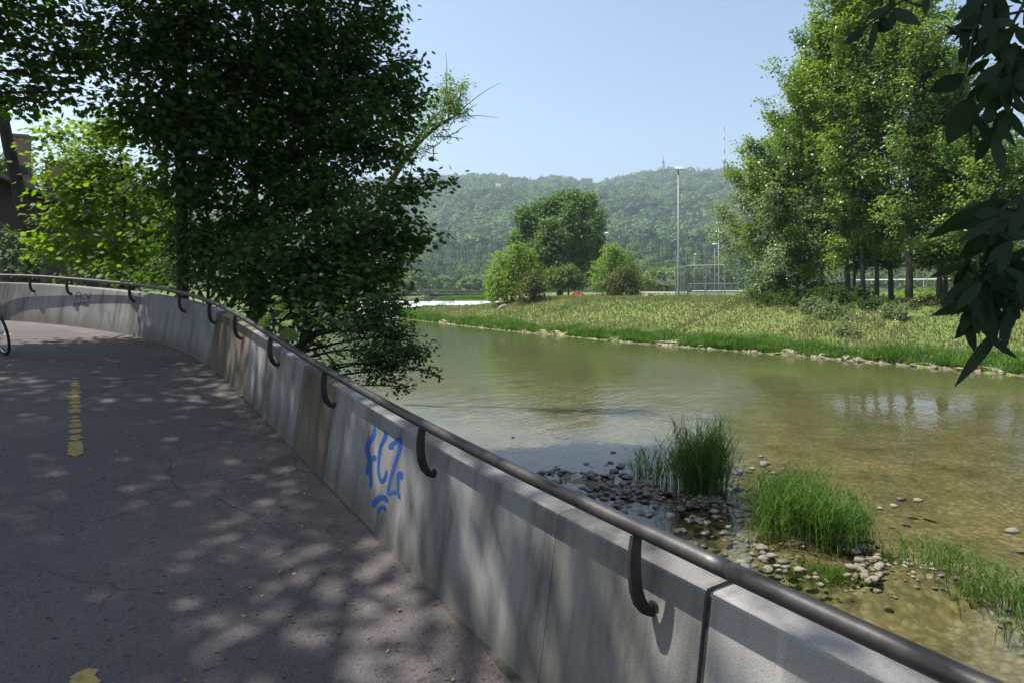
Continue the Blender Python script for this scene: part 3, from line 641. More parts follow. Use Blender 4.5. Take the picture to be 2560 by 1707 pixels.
lobe_tree('hedge_maple', 'small leaved tree bough dipping towards the water beyond the handrail', 'tree', np.array([(-4.3, 11.9, .1), (-4.0, 11.9, .8), (-3.4, 11.8, 1.2), (-2.9, 11.7, 1.3)]), .08, .04, px_lobes([
    (990, 840, 11.6, 70, 45, .5), (1040, 885, 11.4, 42, 34, .35), (925, 805, 11.8, 95, 60, .6), (820, 800, 11.9, 70, 34, .5), (985, 890, 11.3, 70, 50, .5), (970, 915, 11.2, 60, 50, .45), (1000, 965, 11.1, 30, 26, .25, .7), (905, 815, 11.5, 55, 34, .45), (1075, 925, 11.4, 18, 20, .2), (930, 880, 11.2, 60, 45, .5)  , (960, 770, 11.8, 60, 36, .5)]),
    M['smallleaf'], M['bark'], T_SMALL, (.045, .075), per=14, spread=.11, dens=70, seed=14)
lobe_tree('young_maple', 'young maple glowing bright yellow green in front of the brick house', 'tree', rise(-9.7, 17, 6.2, seed=5), .06, .02, px_lobes([
    (180, 470, 17, 95, 50, .8), (240, 415, 17, 110, 65, .9), (200, 555, 16.8, 110, 55, .8), (290, 490, 17, 90, 65, .9), (230, 635, 16.5, 125, 50, .7), (350, 600, 16.5, 90, 60, .8), (130, 330, 17, 60, 45, .6, .8), (270, 330, 17, 95, 55, .8), (120, 610, 17, 75, 42, .6), (330, 680, 16, 100, 36, .6), (400, 530, 17, 70, 80, .8), (100, 400, 17, 36, 50, .5, .7)]),
    M['maple_lt'], M['bark'], T_MAPLE, (.10, .15), dens=15, seed=15)
MK['dens'] = 14.
lobe_tree('maple_tree', 'overhanging maple spreading loose sunlit leaves across the top left corner', 'tree', rise(-15.5, 8.5, 13, lean=(1.5, 2), seed=6), .2, .06, px_lobes([
    (40, 60, 12.5, 110, 90, 1.1, .7), (150, 40, 13, 120, 80, 1.1, .8), (200, 150, 13, 120, 80, 1.1, .8), (70, 180, 12.6, 100, 70, 1., .75), (110, 250, 12.8, 110, 50, .8, .8), (200, 230, 13, 70, 40, .6, .6), (20, 260, 12.6, 50, 40, .6, .7), (-120, 80, 12.3, 120, 120, 1.2), (-60, -120, 12.5, 180, 110, 1.6), (150, -130, 13, 180, 110, 1.6), (-220, -60, 11.5, 150, 160, 1.8), (-330, 120, 11, 160, 120, 1.5), (0, -330, 12.5, 260, 140, 2, .7)]), seed=16, **MK)
lobe_tree('leaning_tree', 'dark leaning trunk standing in front of the brick house wall', 'tree', np.array([at(82, 640, 19) + [0, 0, -1.4], at(75, 620, 19), at(48, 480, 19), at(22, 370, 19), at(2, 270, 19), at(-40, 120, 19), at(-110, -60, 19.3), at(-170, -230, 19.6)]), .19, .10, px_lobes([
    (-200, -150, 19.5, 160, 110, 2.), (-320, -40, 19.5, 120, 110, 1.8), (-100, -330, 19.8, 170, 110, 2., .8), (-300, -280, 20, 150, 110, 2., .8)]), M['maple'], M['bark'], T_MAPLE, (.11, .17), dens=4, seed=17)
def build_ash():
    rng = np.random.default_rng(18); tr = np.array([at(880, 760, 23.5), at(905, 640, 23.5), at(955, 490, 23.5), at(1010, 400, 23.2), at(1058, 345, 23), at(1100, 312, 23), at(1140, 290, 23), at(1166, 281, 23)])
    root = thing('ash_tree', 'pale ash bough with bare dead twigs sticking out against the sky', 'tree', tr[0])
    g = Geo(); g.tube(tr, [.16, .15, .13, .11, .085, .06, .035, .015], 7)
    fork = [at(1010, 400, 23.2), at(1040, 350, 23.1), at(1080, 300, 23), at(1105, 275, 23)]; g.tube(fork, [.08, .06, .04, .02], 6)
    tw = [[(1166, 281), (1180, 268), (1192, 262)], [(1166, 281), (1176, 292), (1190, 298)], [(1082, 343), (1110, 342), (1140, 345), (1158, 348)], [(1120, 342), (1140, 332), (1146, 333)], [(1140, 333), (1152, 322), (1167, 314)], [(1140, 345), (1148, 354)],
          [(1068, 364), (1085, 368), (1100, 358), (1108, 345)], [(1085, 368), (1083, 385), (1085, 398), (1098, 403)], [(1105, 325), (1120, 325), (1136, 300)], [(1121, 310), (1122, 260), (1115, 200), (1113, 184)], [(1138, 280), (1150, 240), (1162, 205)], [(1130, 285), (1118, 262), (1098, 240)], [(1122, 240), (1128, 215)], [(1150, 240), (1163, 235)], [(1083, 385), (1095, 384)], [(1095, 343), (1088, 330)]]
    for t in tw: g.tube([at(x, y, 23 + .1 * math.sin(x)) for x, y in t], np.linspace(.024, .008, len(t)), 4)
    for q in range(26):
        a = tr[2 + q % 5] + rng.normal(size=3) * .1; g.tube(bez(a, a + rng.normal(size=3) * [.9, .6, .7] + [0.2, 0, .3], rng, .1, 5), np.linspace(.02, .006, 5), 3)
    g.obj('trunk', M['bark_pale'], root, smooth=True); gc = Geo()
    for x, y, rx, ry, n in ((1120, 250, 24, 24, 44), (1135, 262, 24, 20, 40), (1117, 205, 12, 18, 18), (1130, 225, 14, 12, 10), (1160, 214, 11, 14, 18), (1150, 245, 14, 16, 12), (1100, 240, 10, 14, 8), (1115, 280, 26, 12, 20), (1150, 282, 22, 10, 14), (1085, 250, 18, 22, 26), (1070, 320, 34, 34, 60), (1045, 380, 30, 30, 26), (1118, 335, 8, 8, 5), (1100, 300, 22, 14, 16), (1010, 340, 30, 60, 40), (1060, 270, 25, 25, 14)):
        c = np.array([at(x + rng.normal() * rx * .6, y + rng.normal() * ry * .6, 23 + rng.normal() * .35) for _ in range(n)]); o = unit(rng.normal(size=(n, 3)) + [.4, 0, .4]); spray(gc, rng, c, o, 9, (.11, .11, .10), (.09, .14), T_LANCE * [1, 1.6, 1])
    gc.obj('crown', M['ash'], root)
build_ash()
def bush(name, label, cat, lobes, leaf, T, size, seed, dens=7, group=None, per=10, spread=.2, base=None, **kw):
    c0 = np.array(lobes[0][0]); b = base if base is not None else np.array([c0[0], c0[1], gh(c0[0], c0[1])])
    top = np.array([c0[0], c0[1], c0[2]]); tr = np.linspace(b, top, 5); return lobe_tree(name, label, cat, tr, .06, .03, lobes, leaf, M['bark'], T, size, per=per, spread=spread, dens=dens, seed=seed, group=group, **kw)
bush('shrub', 'bluish green shrub at the left end behind the handrail', 'shrub', px_lobes([(30, 640, 17.2, 70, 50, .8), (-40, 600, 17.4, 70, 60, .8), (100, 670, 16.8, 60, 30, .6), (15, 585, 17.4, 30, 25, .4)]), M['shrub'], T_OVAL, (.09, .14), 21, dens=9)
bush('shrub', 'low leafy shrub peeping over the middle of the curved parapet', 'shrub', px_lobes([(210, 690, 15.7, 80, 26, .5), (300, 700, 15.3, 70, 24, .5), (390, 705, 15.0, 70, 26, .5)]), M['maple'], T_SMALL, (.07, .11), 22, dens=11)
bush('shrub', 'dark shrub filling the gap below the tall maples', 'shrub', px_lobes([(520, 700, 13.6, 90, 40, .6), (470, 690, 15.2, 90, 44, .7), (540, 715, 14.4, 80, 40, .6), (700, 805, 12.6, 80, 50, .7), (755, 850, 12.5, 60, 36, .6), (400, 690, 16, 80, 40, .7), (640, 760, 12.2, 80, 40, .6), (580, 730, 13, 60, 40, .5), (430, 660, 15, 80, 50, .7)]), M['maple'], T_SMALL, (.07, .12), 23, dens=11)
bush('shrub', 'sunlit light green shrub on the bank below the hanging bough', 'shrub', px_lobes([(835, 905, 12.2, 55, 40, .5), (790, 860, 12.6, 45, 30, .5), (880, 945, 11.8, 40, 26, .4), (820, 950, 11.6, 60, 30, .4)]), M['lime'], T_SMALL, (.06, .10), 24, dens=20)
def build_sapling():
    rng = np.random.default_rng(25); b = at(688, 860, 8.5); root = thing('maple_sapling', 'small maple sapling with a few big leaves rising just behind the handrail', 'sapling', b)
    g = Geo(); g.tube([b + [0, 0, -.6], b, at(686, 800, 8.5), at(688, 745, 8.5)], [.008, .007, .005, .003], 5)
    lv = [((688, 790), (655, 787), 32), ((688, 788), (722, 784), 26), ((686, 805), (646, 803), 32), ((690, 810), (730, 815), 36), ((692, 815), (745, 835), 36), ((690, 830), (728, 850), 32), ((688, 762), (668, 765), 22), ((688, 760), (706, 766), 24), ((688, 748), (684, 738), 18), ((690, 747), (697, 740), 16), ((700, 845), (722, 862), 24)]
    gl = Geo()
    for a, t, w in lv:
        A, B = at(*a, 8.5), at(*t, 8.5 + rng.uniform(-.15, .15)); L = np.linalg.norm(B - A); m = A + (B - A) * .35; g.tube([A, m], [.0025, .002], 3)
        leaves(gl, m[None], np.array([[rng.normal() * .3, -.6, 1.]]), (B - A)[None], np.array([max(L * .8, .085)]), T_MAPLE)
    g.obj('stem', M['bark'], root); gl.obj('foliage', M['maple_lt'], root)
build_sapling()

# ------------------------------------------------------------------ the tree over the path, whose twigs hang into the picture
litter()
def build_overhead():
    rng = np.random.default_rng(31); tr = rise(-7.2, -2.2, 13.2, lean=(1.4, 3.4), seed=7)
    root = thing('broadleaf_tree', 'tree overhanging the path with dark oval leaves hanging at the right edge, crown enlarged unseen to block sky light', 'tree', tr[0])
    g = Geo(); gc = Geo(); g.tube(tr, np.linspace(.30, .12, len(tr)), 10)
    for c, r, n in OVER:
        c = np.array(c, float); r = np.array(r, float)
        if c[1] > .4 and c[0] > -12: c = c + np.array([-.568, .098, 1.]) * LIFT; d = unit(rng.normal(size=(n, 3))); cl = c + d * (rng.random(n) ** .45)[:, None] * r
        vis = cl[:, 2] < ZC + .47 * np.maximum(cl[:, 1], 0) + .35
        cl = cl[~(vis & (cl[:, 1] > .3))]
        if not len(cl): continue
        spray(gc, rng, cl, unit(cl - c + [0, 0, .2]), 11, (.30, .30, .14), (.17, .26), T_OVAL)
        lim = bez(tr[5], c, rng); g.tube(lim, np.linspace(.09, .03, 7), 6)
        for q in range(0, len(cl), 4): g.tube(bez(lim[rng.integers(3, 7)], cl[q], rng, .05, 4), np.linspace(.02, .005, 4), 3, cap=False)
    # limb to the right that carries the hanging twigs
    hang = np.array([tr[5], (-2.4, 1.6, 8.0), (.2, 2.1, 5.6), (1.5, 2.3, 4.2), (1.9, 2.35, 3.2), (1.95, 2.3, 2.6)]); g.tube(hang, [.07, .05, .035, .02, .012, .008], 6)
    def T(*p, d=2.25, r=(.006, .003)): g.tube([at(x, y, d) for x, y in p], np.linspace(r[0], r[1], len(p)), 5)
    T((2640, -260), (2440, -60), (2290, -8), (2250, 5), (2220, 25), (2190, 48), (2165, 65), (2150, 78)); T((2720, -150), (2600, 20), (2480, 45), (2440, 60), (2428, 110), (2417, 170), (2400, 240)); T((2480, 45), (2500, 160), (2440, 240), (2420, 300))
    T((2760, -100), (2640, 300), (2570, 480), (2510, 520), (2470, 600), (2450, 680)); T((2640, 300), (2640, 600), (2560, 760), (2500, 815), (2455, 830)); T((2640, 600), (2560, 640), (2500, 660), (2440, 680)); T((2560, 10), (2520, 80), (2505, 150))
    lv = [((2226, 18), (2187, 2), 30), ((2240, 12), (2262, -10), 26), ((2262, 0), (2296, 42), 34), ((2235, 28), (2250, 58), 22), ((2195, 46), (2219, 78), 34), ((2188, 50), (2168, 64), 16), ((2180, 62), (2178, 92), 28), ((2162, 66), (2097, 140), 24), ((2230, 20), (2240, -14), 30), ((2205, 40), (2225, 20), 22), ((2318, -20), (2322, 22), 14),
          ((2440, 52), (2358, 64), 34), ((2432, 90), (2346, 110), 40), ((2420, 128), (2334, 164), 38), ((2415, 185), (2350, 200), 44), ((2430, 95), (2446, 120), 22), ((2420, 250), (2477, 362), 64), ((2430, 245), (2362, 366), 52), ((2440, 255), (2398, 392), 48), ((2450, 60), (2420, 30), 26),
          ((2560, 482), (2462, 496), 40), ((2510, 500), (2380, 612), 46), ((2480, 590), (2430, 650), 40), ((2450, 640), (2420, 720), 36), ((2425, 800), (2361, 840), 36), ((2462, 822), (2380, 884), 34), ((2500, 815), (2414, 894), 24), ((2530, 805), (2470, 880), 24), ((2475, 700), (2500, 640), 34), ((2470, 720), (2480, 790), 30)]
    def leaf(a, b, w, d):
        A, B = at(*a, d), at(*b, d + rng.uniform(-.12, .12)); L = np.linalg.norm(B - A); t = T_OVAL.copy(); t[:, 1] *= (w / F * d / L) / .54 * (1. + .35 * rng.random())
        leaves(gc, A[None], np.array([[rng.normal() * .5, -1. + rng.normal() * .25, .35 + rng.normal() * .45]]), (B - A)[None], np.array([L]), t)
    for a, b, w in lv: leaf(a, b, w, 2.25 + rng.uniform(-.1, .1))
    rng = np.random.default_rng(36)
    for x, y, rx, ry, n, ang in ((2450, 20, 50, 40, 14, 80), (2495, 60, 55, 65, 16, 100), (2540, 180, 45, 110, 20, 100), (2480, 200, 45, 70, 12, 110), (2500, 330, 45, 60, 8, 100), (2600, 100, 60, 140, 20, 90), (2530, 560, 50, 50, 12, 150), (2440, 730, 30, 55, 15, 100), (2420, 700, 22, 60, 8, 100), (2520, 680, 30, 70, 10, 90), (2545, 760, 28, 60, 9, 100), (2620, 650, 60, 140, 18, 90), (2500, 620, 40, 40, 8, 120), (2455, 780, 30, 25, 6, 90), (2530, 250, 25, 40, 5, 90)):
        for _ in range(int(n * (1.5 if y < 420 else 2.4))):
            a = (x + rng.normal() * rx * .5, y - 25 + rng.normal() * ry * .5); th = math.radians(ang + rng.normal() * 28); L = rng.uniform(46, 74)
            leaf(a, (a[0] + L * math.cos(th), a[1] + L * math.sin(th)), rng.uniform(19, 29), 2.25 + rng.uniform(-.18, .25))
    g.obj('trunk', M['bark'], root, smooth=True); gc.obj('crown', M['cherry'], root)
LIFT = 4.2
OVER = [((-7.4, 3.4, 8.0), (1.8, 2.4, 1.3), 260), ((-9.2, 4.0, 8.0), (2.4, 2.8, 1.4), 230), ((-7.4, 6.8, 8.2), (2.2, 2.2, 1.3), 250), ((-6.1, .5, 7.6), (1.6, 1.3, 1.1), 150), ((-1.5, 2.7, 8.2), (1.3, 1.1, .6), 110),
        ((-9.6, 8.6, 8.6), (2.4, 2.2, 1.4), 230), ((-6.5, 10.6, 10.6), (2.2, 2.0, 1.3), 170), ((-10.6, 11.4, 9.6), (2.2, 1.6, 1.3), 170), ((-4.8, 8.6, 10.2), (1.7, 1.7, 1.0), 70), ((-12.5, 3.0, 7.5), (2.5, 4.0, 2.5), 420), ((-11.0, -2.0, 6.5), (3.0, 3.0, 3.0), 380), ((-6.0, -4.0, 7.0), (3.5, 2.5, 2.5), 380), ((-1.5, -4.5, 6.5), (3.0, 2.0, 2.2), 320), ((2.5, -4.0, 7.0), (2.5, 2.0, 1.8), 220)]  # unseen lobes left of and behind the camera added to block sky light
OVER += [((-5.05, 4.9, 8.5), (.2, .32, .3), 6), ((-4.3, 3.65, 8.5), (.25, .4, .3), 8), ((-5.9, 6.2, 8.5), (.4, .5, .3), 10), ((-5.4, 3.2, 8.6), (.4, .3, .3), 8), ((-5.7, 4.2, 8.4), (.3, .3, .3), 5), ((-6.3, 7.5, 8.6), (.4, .5, .3), 12), ((-2.5, 1.35, 8.6), (.55, .7, .4), 30)]  # small unseen lobes shaped to cast soft shade blotches on wall and path
build_overhead()

# ------------------------------------------------------------------ the far bank: poplar grove
def poplar(name, label, px, top, seed, leaf, rx=3., low=.2, n=7000, size=(.16, .27), lean=0., r0=.24, dd=0., group=None, dens=1.):
    rng = np.random.default_rng(seed); u = (px - CX) / F; y = 53.9 / (u + .6) + dd; x = u * y; z0 = gh(x, y); H = (HY - top) / F * y + ZC - z0
    root = thing(name, label, 'tree', (x, y, z0), group)
    tz = np.linspace(0, H * .97, 10); t = tz / (H * .97); tr = np.c_[x + lean * t + rng.normal(size=10) * .10 * t * (1 - .3 * t), y + rng.normal(size=10) * .1 * t, z0 - .1 + tz]
    g = Geo(); g.tube(tr, r0 * (1.18 * np.exp(-t * 9) * .25 + 1 - .93 * t), 8); gc = Geo(); C, O = [], []
    nb = int(34 * max(.6, H / 20))
    for i in range(nb):
        f = low - .06 + (1.06 - low) * ((i + rng.random()) / nb) ** .9; a = i * 2.4 + rng.normal() * .4; k = f * 9; j = int(min(8, k)); A = tr[j] + (tr[j + 1] - tr[j]) * (k - j)
        prof = (min(1, (f - low) / .22 + .45)) * (1 - max(0, f - .55) / .47) ** .7; L = rx * prof * rng.uniform(.65, 1.15)
        B = A + np.array([math.cos(a) * L, math.sin(a) * L, L * rng.uniform(.55, 1.15) * (.1 + .9 * min(1, max(0, f - low + .05) / .3)) + .4 * min(1, f / .5)]); br = bez(A, B, rng, -.08, 6); g.tube(br, np.linspace(max(.02, r0 * .28 * (1 - f * .7)), .012, 6), 4, cap=False)
        m = int(n * dens / nb / 9); s = rng.uniform(.25, 1.08, m); ii = np.clip((s * 5).astype(int), 0, 4); p = br[ii] + (br[ii + 1] - br[ii]) * (s * 5 - ii)[:, None]
        wid = .22 + .13 * L * (1.2 - s); C.append(p + rng.normal(size=(m, 3)) * wid[:, None] * [1, 1, .8]); O.append(np.tile(unit(B - A), (m, 1)))
    C = np.concatenate(C); O = np.concatenate(O); spray(gc, rng, C, O, 9, (.19, .19, .15), size, T_DIA, up=.6, outw=.5, rnd=.6, droop=.5)
    g.obj('trunk', M['bark_pale'], root, smooth=True); gc.obj('crown', leaf, root); return root
GR = [(1918, 440, 'aspen', 3.7, .08, .16, 'silvery young tree at the river end of the grove, crown down to the grass'), (1962, 300, 'poplar', 2.9, .12, .17, 'second tree of the grove with a curved thin trunk and low crown'), (2010, 190, 'aspen', 2.5, .16, .17, 'silver leaved tree with a thin trunk standing before the taller poplars'),
      (2055, 60, 'poplar', 2.9, .17, .20, 'slim poplar with a low leafy trunk beside the silver leaved tree'), (2122, 40, 'poplar', 3.0, .24, .30, 'poplar with a thick trunk leaning towards the river end'), (2136, -20, 'poplar', 3.1, .30, .17, 'poplar with a thin trunk tucked behind the leaning thick trunk'), (2160, -70, 'poplar', 3.2, .26, .25, 'tall poplar with a dark tilted trunk in mid grove'),
      (2192, -60, 'poplar', 3.2, .25, .24, 'tall poplar between the dark tilted trunk and the red brown trunk'), (2228, -80, 'poplar', 3.2, .24, .27, 'tall poplar with a straight reddish brown trunk'), (2272, -50, 'poplar', 3.2, .24, .36, 'poplar with the thickest grey trunk of the grove'), (2348, 130, 'poplar', 2.1, .26, .30, 'poplar with a dark trunk standing close beside a pale one'), (2364, 220, 'aspen', 1.9, .28, .24, 'poplar with a pale grey trunk at the thin end of the grove'),
      (2452, 330, 'poplar', 2.8, .2, .24, 'thin crowned poplar half hidden behind the hanging dark leaves'), (2540, 390, 'poplar', 2.8, .2, .24, 'last poplar of the row at the right edge')]
for i, (px, top, lf, rx, low, r0, lab) in enumerate(GR):
    poplar('poplar_tree', lab, px, top, 100 + i, M[lf], rx * 1.38, low - .07, n=(25000 if px < 2020 else 17500) if px < 2400 else 13000, lean=(-1.1 if px in (2122, 2160) else (.5 if px == 1966 else (R.random() - .5) * .8)), r0=r0 * .56, dd=(3. if px == 2136 else (i % 3 - 1) * 1.2), group='poplars of the riverside grove', size=(.15, .25) if lf == 'aspen' else (.16, .27))

# ------------------------------------------------------------------ far bank: single trees, bushes
def gp(px, d): x = (px - CX) / F * d; return np.array([x, d, gh(x, d)])
def plobes(lst): return [(at(l[0], l[1], l[2]), (l[3] * l[2] / F, l[5], l[4] * l[2] / F)) for l in lst]
def base_tree(name, label, cat, px, d, lobes, leaf, size, seed, r0=.2, dens=3., per=8, spread=.5, T=T_DIA, **kw):
    b = gp(px, d); top = max(l[0][2] for l in lobes); tr = np.c_[np.linspace(b[0], b[0] + .2, 7), np.full(7, b[1]), np.linspace(b[2] - .2, top - .5, 7)]
    return lobe_tree(name, label, cat, tr, r0, r0 * .3, lobes, leaf, M['bark'], T, size, per=per, spread=spread, flat=.8, dens=dens, seed=seed, twigs=.12, shell=.3, up=.55, outw=.7, rnd=.55, droop=.3, **kw)
D = 142
big = [(1310, 545, D, 26, 30, 2.4), (1345, 560, D, 36, 40, 3.2), (1385, 525, D, 34, 38, 3.2), (1420, 512, D, 30, 36, 3.), (1462, 520, D, 30, 38, 3.), (1490, 560, D - 3, 22, 40, 2.4), (1360, 620, D - 5, 40, 40, 3.5), (1410, 590, D - 6, 40, 50, 3.5), (1455, 600, D - 5, 40, 50, 3.5), (1490, 620, D, 26, 40, 2.6), (1310, 600, D, 34, 26, 2.6), (1290, 610, D, 18, 22, 1.8), (1330, 660, D - 4, 30, 36, 3), (1390, 665, D - 6, 40, 36, 3), (1450, 665, D - 5, 40, 36, 3), (1400, 500, D + 2, 18, 22, 2.), (1345, 515, D + 1, 16, 18, 1.8), (1440, 498, D + 2, 14, 20, 1.8), (1478, 500, D + 2, 14, 20, 1.8), (1425, 545, D - 6, 22, 40, 2.5), (1370, 575, D - 6, 22, 40, 2.5)]
base_tree('broad_tree', 'huge dark green many topped tree in the middle of the far bank', 'tree', 1400, D, plobes(big), M['bigtree'], (.45, .8), 41, r0=.7, dens=2.6, spread=.55)
D = 82
base_tree('round_tree', 'light green round tree on the bank next to the weir', 'tree', 1280, D, plobes([(1250, 690, D, 34, 40, 1.8), (1285, 650, D, 34, 36, 1.7), (1315, 660, D, 30, 36, 1.6), (1270, 715, D - 1, 36, 36, 1.7), (1238, 735, D - 1, 26, 28, 1.3), (1320, 705, D, 34, 36, 1.6), (1285, 620, D, 18, 16, 1.), (1330, 640, D, 18, 18, 1.), (1225, 705, D + 1, 20, 26, 1.2), (1248, 650, D + 1, 18, 24, 1.), (1345, 690, D + 1, 22, 30, 1.2), (1310, 628, D, 12, 12, .7)]), M['lime'], (.22, .4), 42, dens=5.5, spread=.3)
D = 77
base_tree('hawthorn_bush', 'reddish brown bush growing against the light green round tree', 'bush', 1330, D, plobes([(1325, 720, D, 28, 36, 1.3), (1345, 715, D, 24, 34, 1.2), (1308, 735, D, 22, 26, 1.1), (1330, 690, D, 18, 18, .9), (1355, 740, D, 16, 22, .9), (1335, 752, D, 28, 16, 1.1)]), M['hawthorn'], (.18, .32), 43, r0=.1, dens=6.5, spread=.26)
D = 112
base_tree('round_tree', 'yellowish green small tree in front of the huge dark tree', 'tree', 1420, D, plobes([(1395, 695, D, 26, 26, 1.6), (1425, 690, D, 28, 26, 1.7), (1412, 675, D, 16, 14, 1.1), (1445, 700, D, 20, 22, 1.4), (1380, 710, D, 20, 20, 1.3), (1425, 715, D, 34, 14, 1.5), (1372, 690, D, 14, 14, 1.)]), M['elder'], (.3, .5), 44, dens=4.5, spread=.35)
D = 96
base_tree('round_tree', 'light green tree with a pointed top right of the huge dark tree', 'tree', 1535, D, plobes([(1530, 645, D, 32, 32, 1.8), (1560, 660, D, 30, 34, 1.7), (1510, 675, D, 30, 34, 1.7), (1535, 625, D, 18, 18, 1.1), (1495, 705, D, 24, 26, 1.4), (1580, 690, D, 20, 30, 1.2), (1540, 700, D - 1, 36, 30, 1.7)]), M['lime'], (.24, .42), 45, dens=5, spread=.32)
D = 91
base_tree('hawthorn_bush', 'dark reddish hawthorn spreading at the foot of the pointed light green tree', 'bush', 1550, D, plobes([(1545, 705, D, 34, 34, 1.5), (1575, 695, D, 26, 36, 1.3), (1520, 720, D, 28, 26, 1.3), (1590, 720, D, 18, 28, 1.), (1555, 735, D, 44, 16, 1.4), (1560, 675, D, 20, 18, 1.)]), M['hawthorn'], (.2, .36), 46, r0=.1, dens=6, spread=.28)
D = 118
base_tree('elder_bush', 'yellow green bush by the white railing', 'bush', 1620, D, plobes([(1612, 708, D, 16, 18, 1.1), (1630, 704, D, 16, 14, 1.1), (1605, 720, D, 14, 12, .9)]), M['elder'], (.25, .42), 47, r0=.08, dens=5)
o = base_tree('elder_bush', 'elder bush with cream flower heads below the small blue sign', 'bush', 1665, D, plobes([(1655, 712, D, 20, 14, 1.1), (1675, 712, D, 18, 14, 1.1), (1640, 718, D, 14, 12, .9)]), M['elder'], (.25, .42), 48, r0=.08, dens=5)
def blooms():
    g = Geo(); rng = np.random.default_rng(3)
    for _ in range(60):
        c = at(rng.uniform(1640, 1688), rng.uniform(699, 714), D - 1.2 - rng.random() * .3); k = 6; r = rng.uniform(.12, .26)
        v = [c] + [c + r * np.array([math.cos(a), -.25, math.sin(a) * .55 + .1]) for a in np.arange(k) * 2 * math.pi / k]; g.add(v, [[0, i + 1, (i + 1) % k + 1] for i in range(k)])
    g.obj('flower_heads', M['bloom'], o)
blooms()
for i, (px, d, w, h, lf, lab) in enumerate([(2075, 64, 40, 36, 'lime', 'yellow green bush seen between the thin trunks of the grove'), (2170, 62, 36, 26, 'elder', 'low pale bush behind the leaning thick trunk'), (2245, 60, 44, 28, 'lime', 'yellow green bush behind the reddish brown trunk'), (2310, 56, 50, 34, 'lime', 'broad bush between the thickest grey trunk and the dark trunk'), (2420, 54, 60, 30, 'lime', 'bush at the foot of the lamp mast behind the hanging leaves'), (1985, 70, 40, 26, 'elder', 'pale bush behind the silvery young tree'), (1880, 84, 50, 12, 'hawthorn', 'low brownish scrub in front of the wire fence')]):
    b = gp(px, d); s = d / F; L = [(b + [0, 0, h * s * .5], (w * s * .6, 1., h * s * .55)), (b + [w * s * .5, .3, h * s * .35], (w * s * .45, .9, h * s * .4)), (b + [-w * s * .5, .2, h * s * .35], (w * s * .4, .9, h * s * .4))]
    base_tree('bush', lab, 'bush', px, d, L, M[lf], (.16, .3), 60 + i, r0=.06, dens=7, spread=.22)
for i, (px, d, w, h, lf, lab) in enumerate([(1955, 50, 90, 34, 'maple', 'weeds coloured dark for shade under the silvery young tree'), (2030, 46, 46, 30, 'weed', 'tall pale weeds catching the sun below the silver leaved tree'), (2075, 44, 44, 32, 'weed', 'large pale grey green weed clump at the edge of the grove shade'), (2115, 47, 90, 40, 'maple', 'weeds darkened as grove shade at the foot of the leaning thick trunk'), (2035, 48, 80, 40, 'maple', 'bramble patch added dark as shade below the two thin trunks of the grove'), (2330, 43, 80, 22, 'hawthorn', 'brownish dry weeds in front of the dark and the pale trunk'), (2190, 44, 50, 30, 'maple', 'weeds coloured dark for shade below the middle trunks of the grove'), (2235, 41, 26, 38, 'weed', 'single tall weed standing in front of the reddish brown trunk'), (2110, 40, 30, 24, 'weed', 'pale weed tuft on the open slope below the grove'), (1890, 66, 60, 18, 'weed', 'pale flowering weeds on the crest beside the wire fence')]):  # weeds in maple leaf colour are darkened to stand in for grove shade
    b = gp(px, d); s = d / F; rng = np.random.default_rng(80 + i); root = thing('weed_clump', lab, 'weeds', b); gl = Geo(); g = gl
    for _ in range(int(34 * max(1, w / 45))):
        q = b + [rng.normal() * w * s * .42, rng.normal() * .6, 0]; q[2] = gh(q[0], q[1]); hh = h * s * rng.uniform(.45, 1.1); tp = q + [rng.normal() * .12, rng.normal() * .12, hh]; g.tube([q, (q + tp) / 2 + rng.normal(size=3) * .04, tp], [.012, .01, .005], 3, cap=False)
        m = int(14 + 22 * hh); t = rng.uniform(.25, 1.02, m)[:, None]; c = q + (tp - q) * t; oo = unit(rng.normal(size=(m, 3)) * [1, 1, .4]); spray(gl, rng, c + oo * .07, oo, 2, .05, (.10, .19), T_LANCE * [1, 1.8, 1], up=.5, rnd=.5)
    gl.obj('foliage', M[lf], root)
# left bank of the river beyond the maples
base_tree('willow_bush', 'pale grey green bush on the left bank in front of the bridge', 'bush', 985, 170, plobes([(985, 700, 170, 40, 24, 4), (950, 690, 170, 40, 34, 4), (1015, 715, 168, 24, 20, 3), (970, 728, 166, 40, 18, 3)]), M['weed'], (.5, .8), 70, r0=.2, dens=2.6, spread=.5)
base_tree('willow_bush', 'small round bush at the foot of the bridge pier', 'bush', 1061, 205, plobes([(1061, 745, 205, 11, 8, 1.4), (1056, 749, 204, 9, 5, 1.2)]), M['weed'], (.35, .6), 71, r0=.08, dens=4)

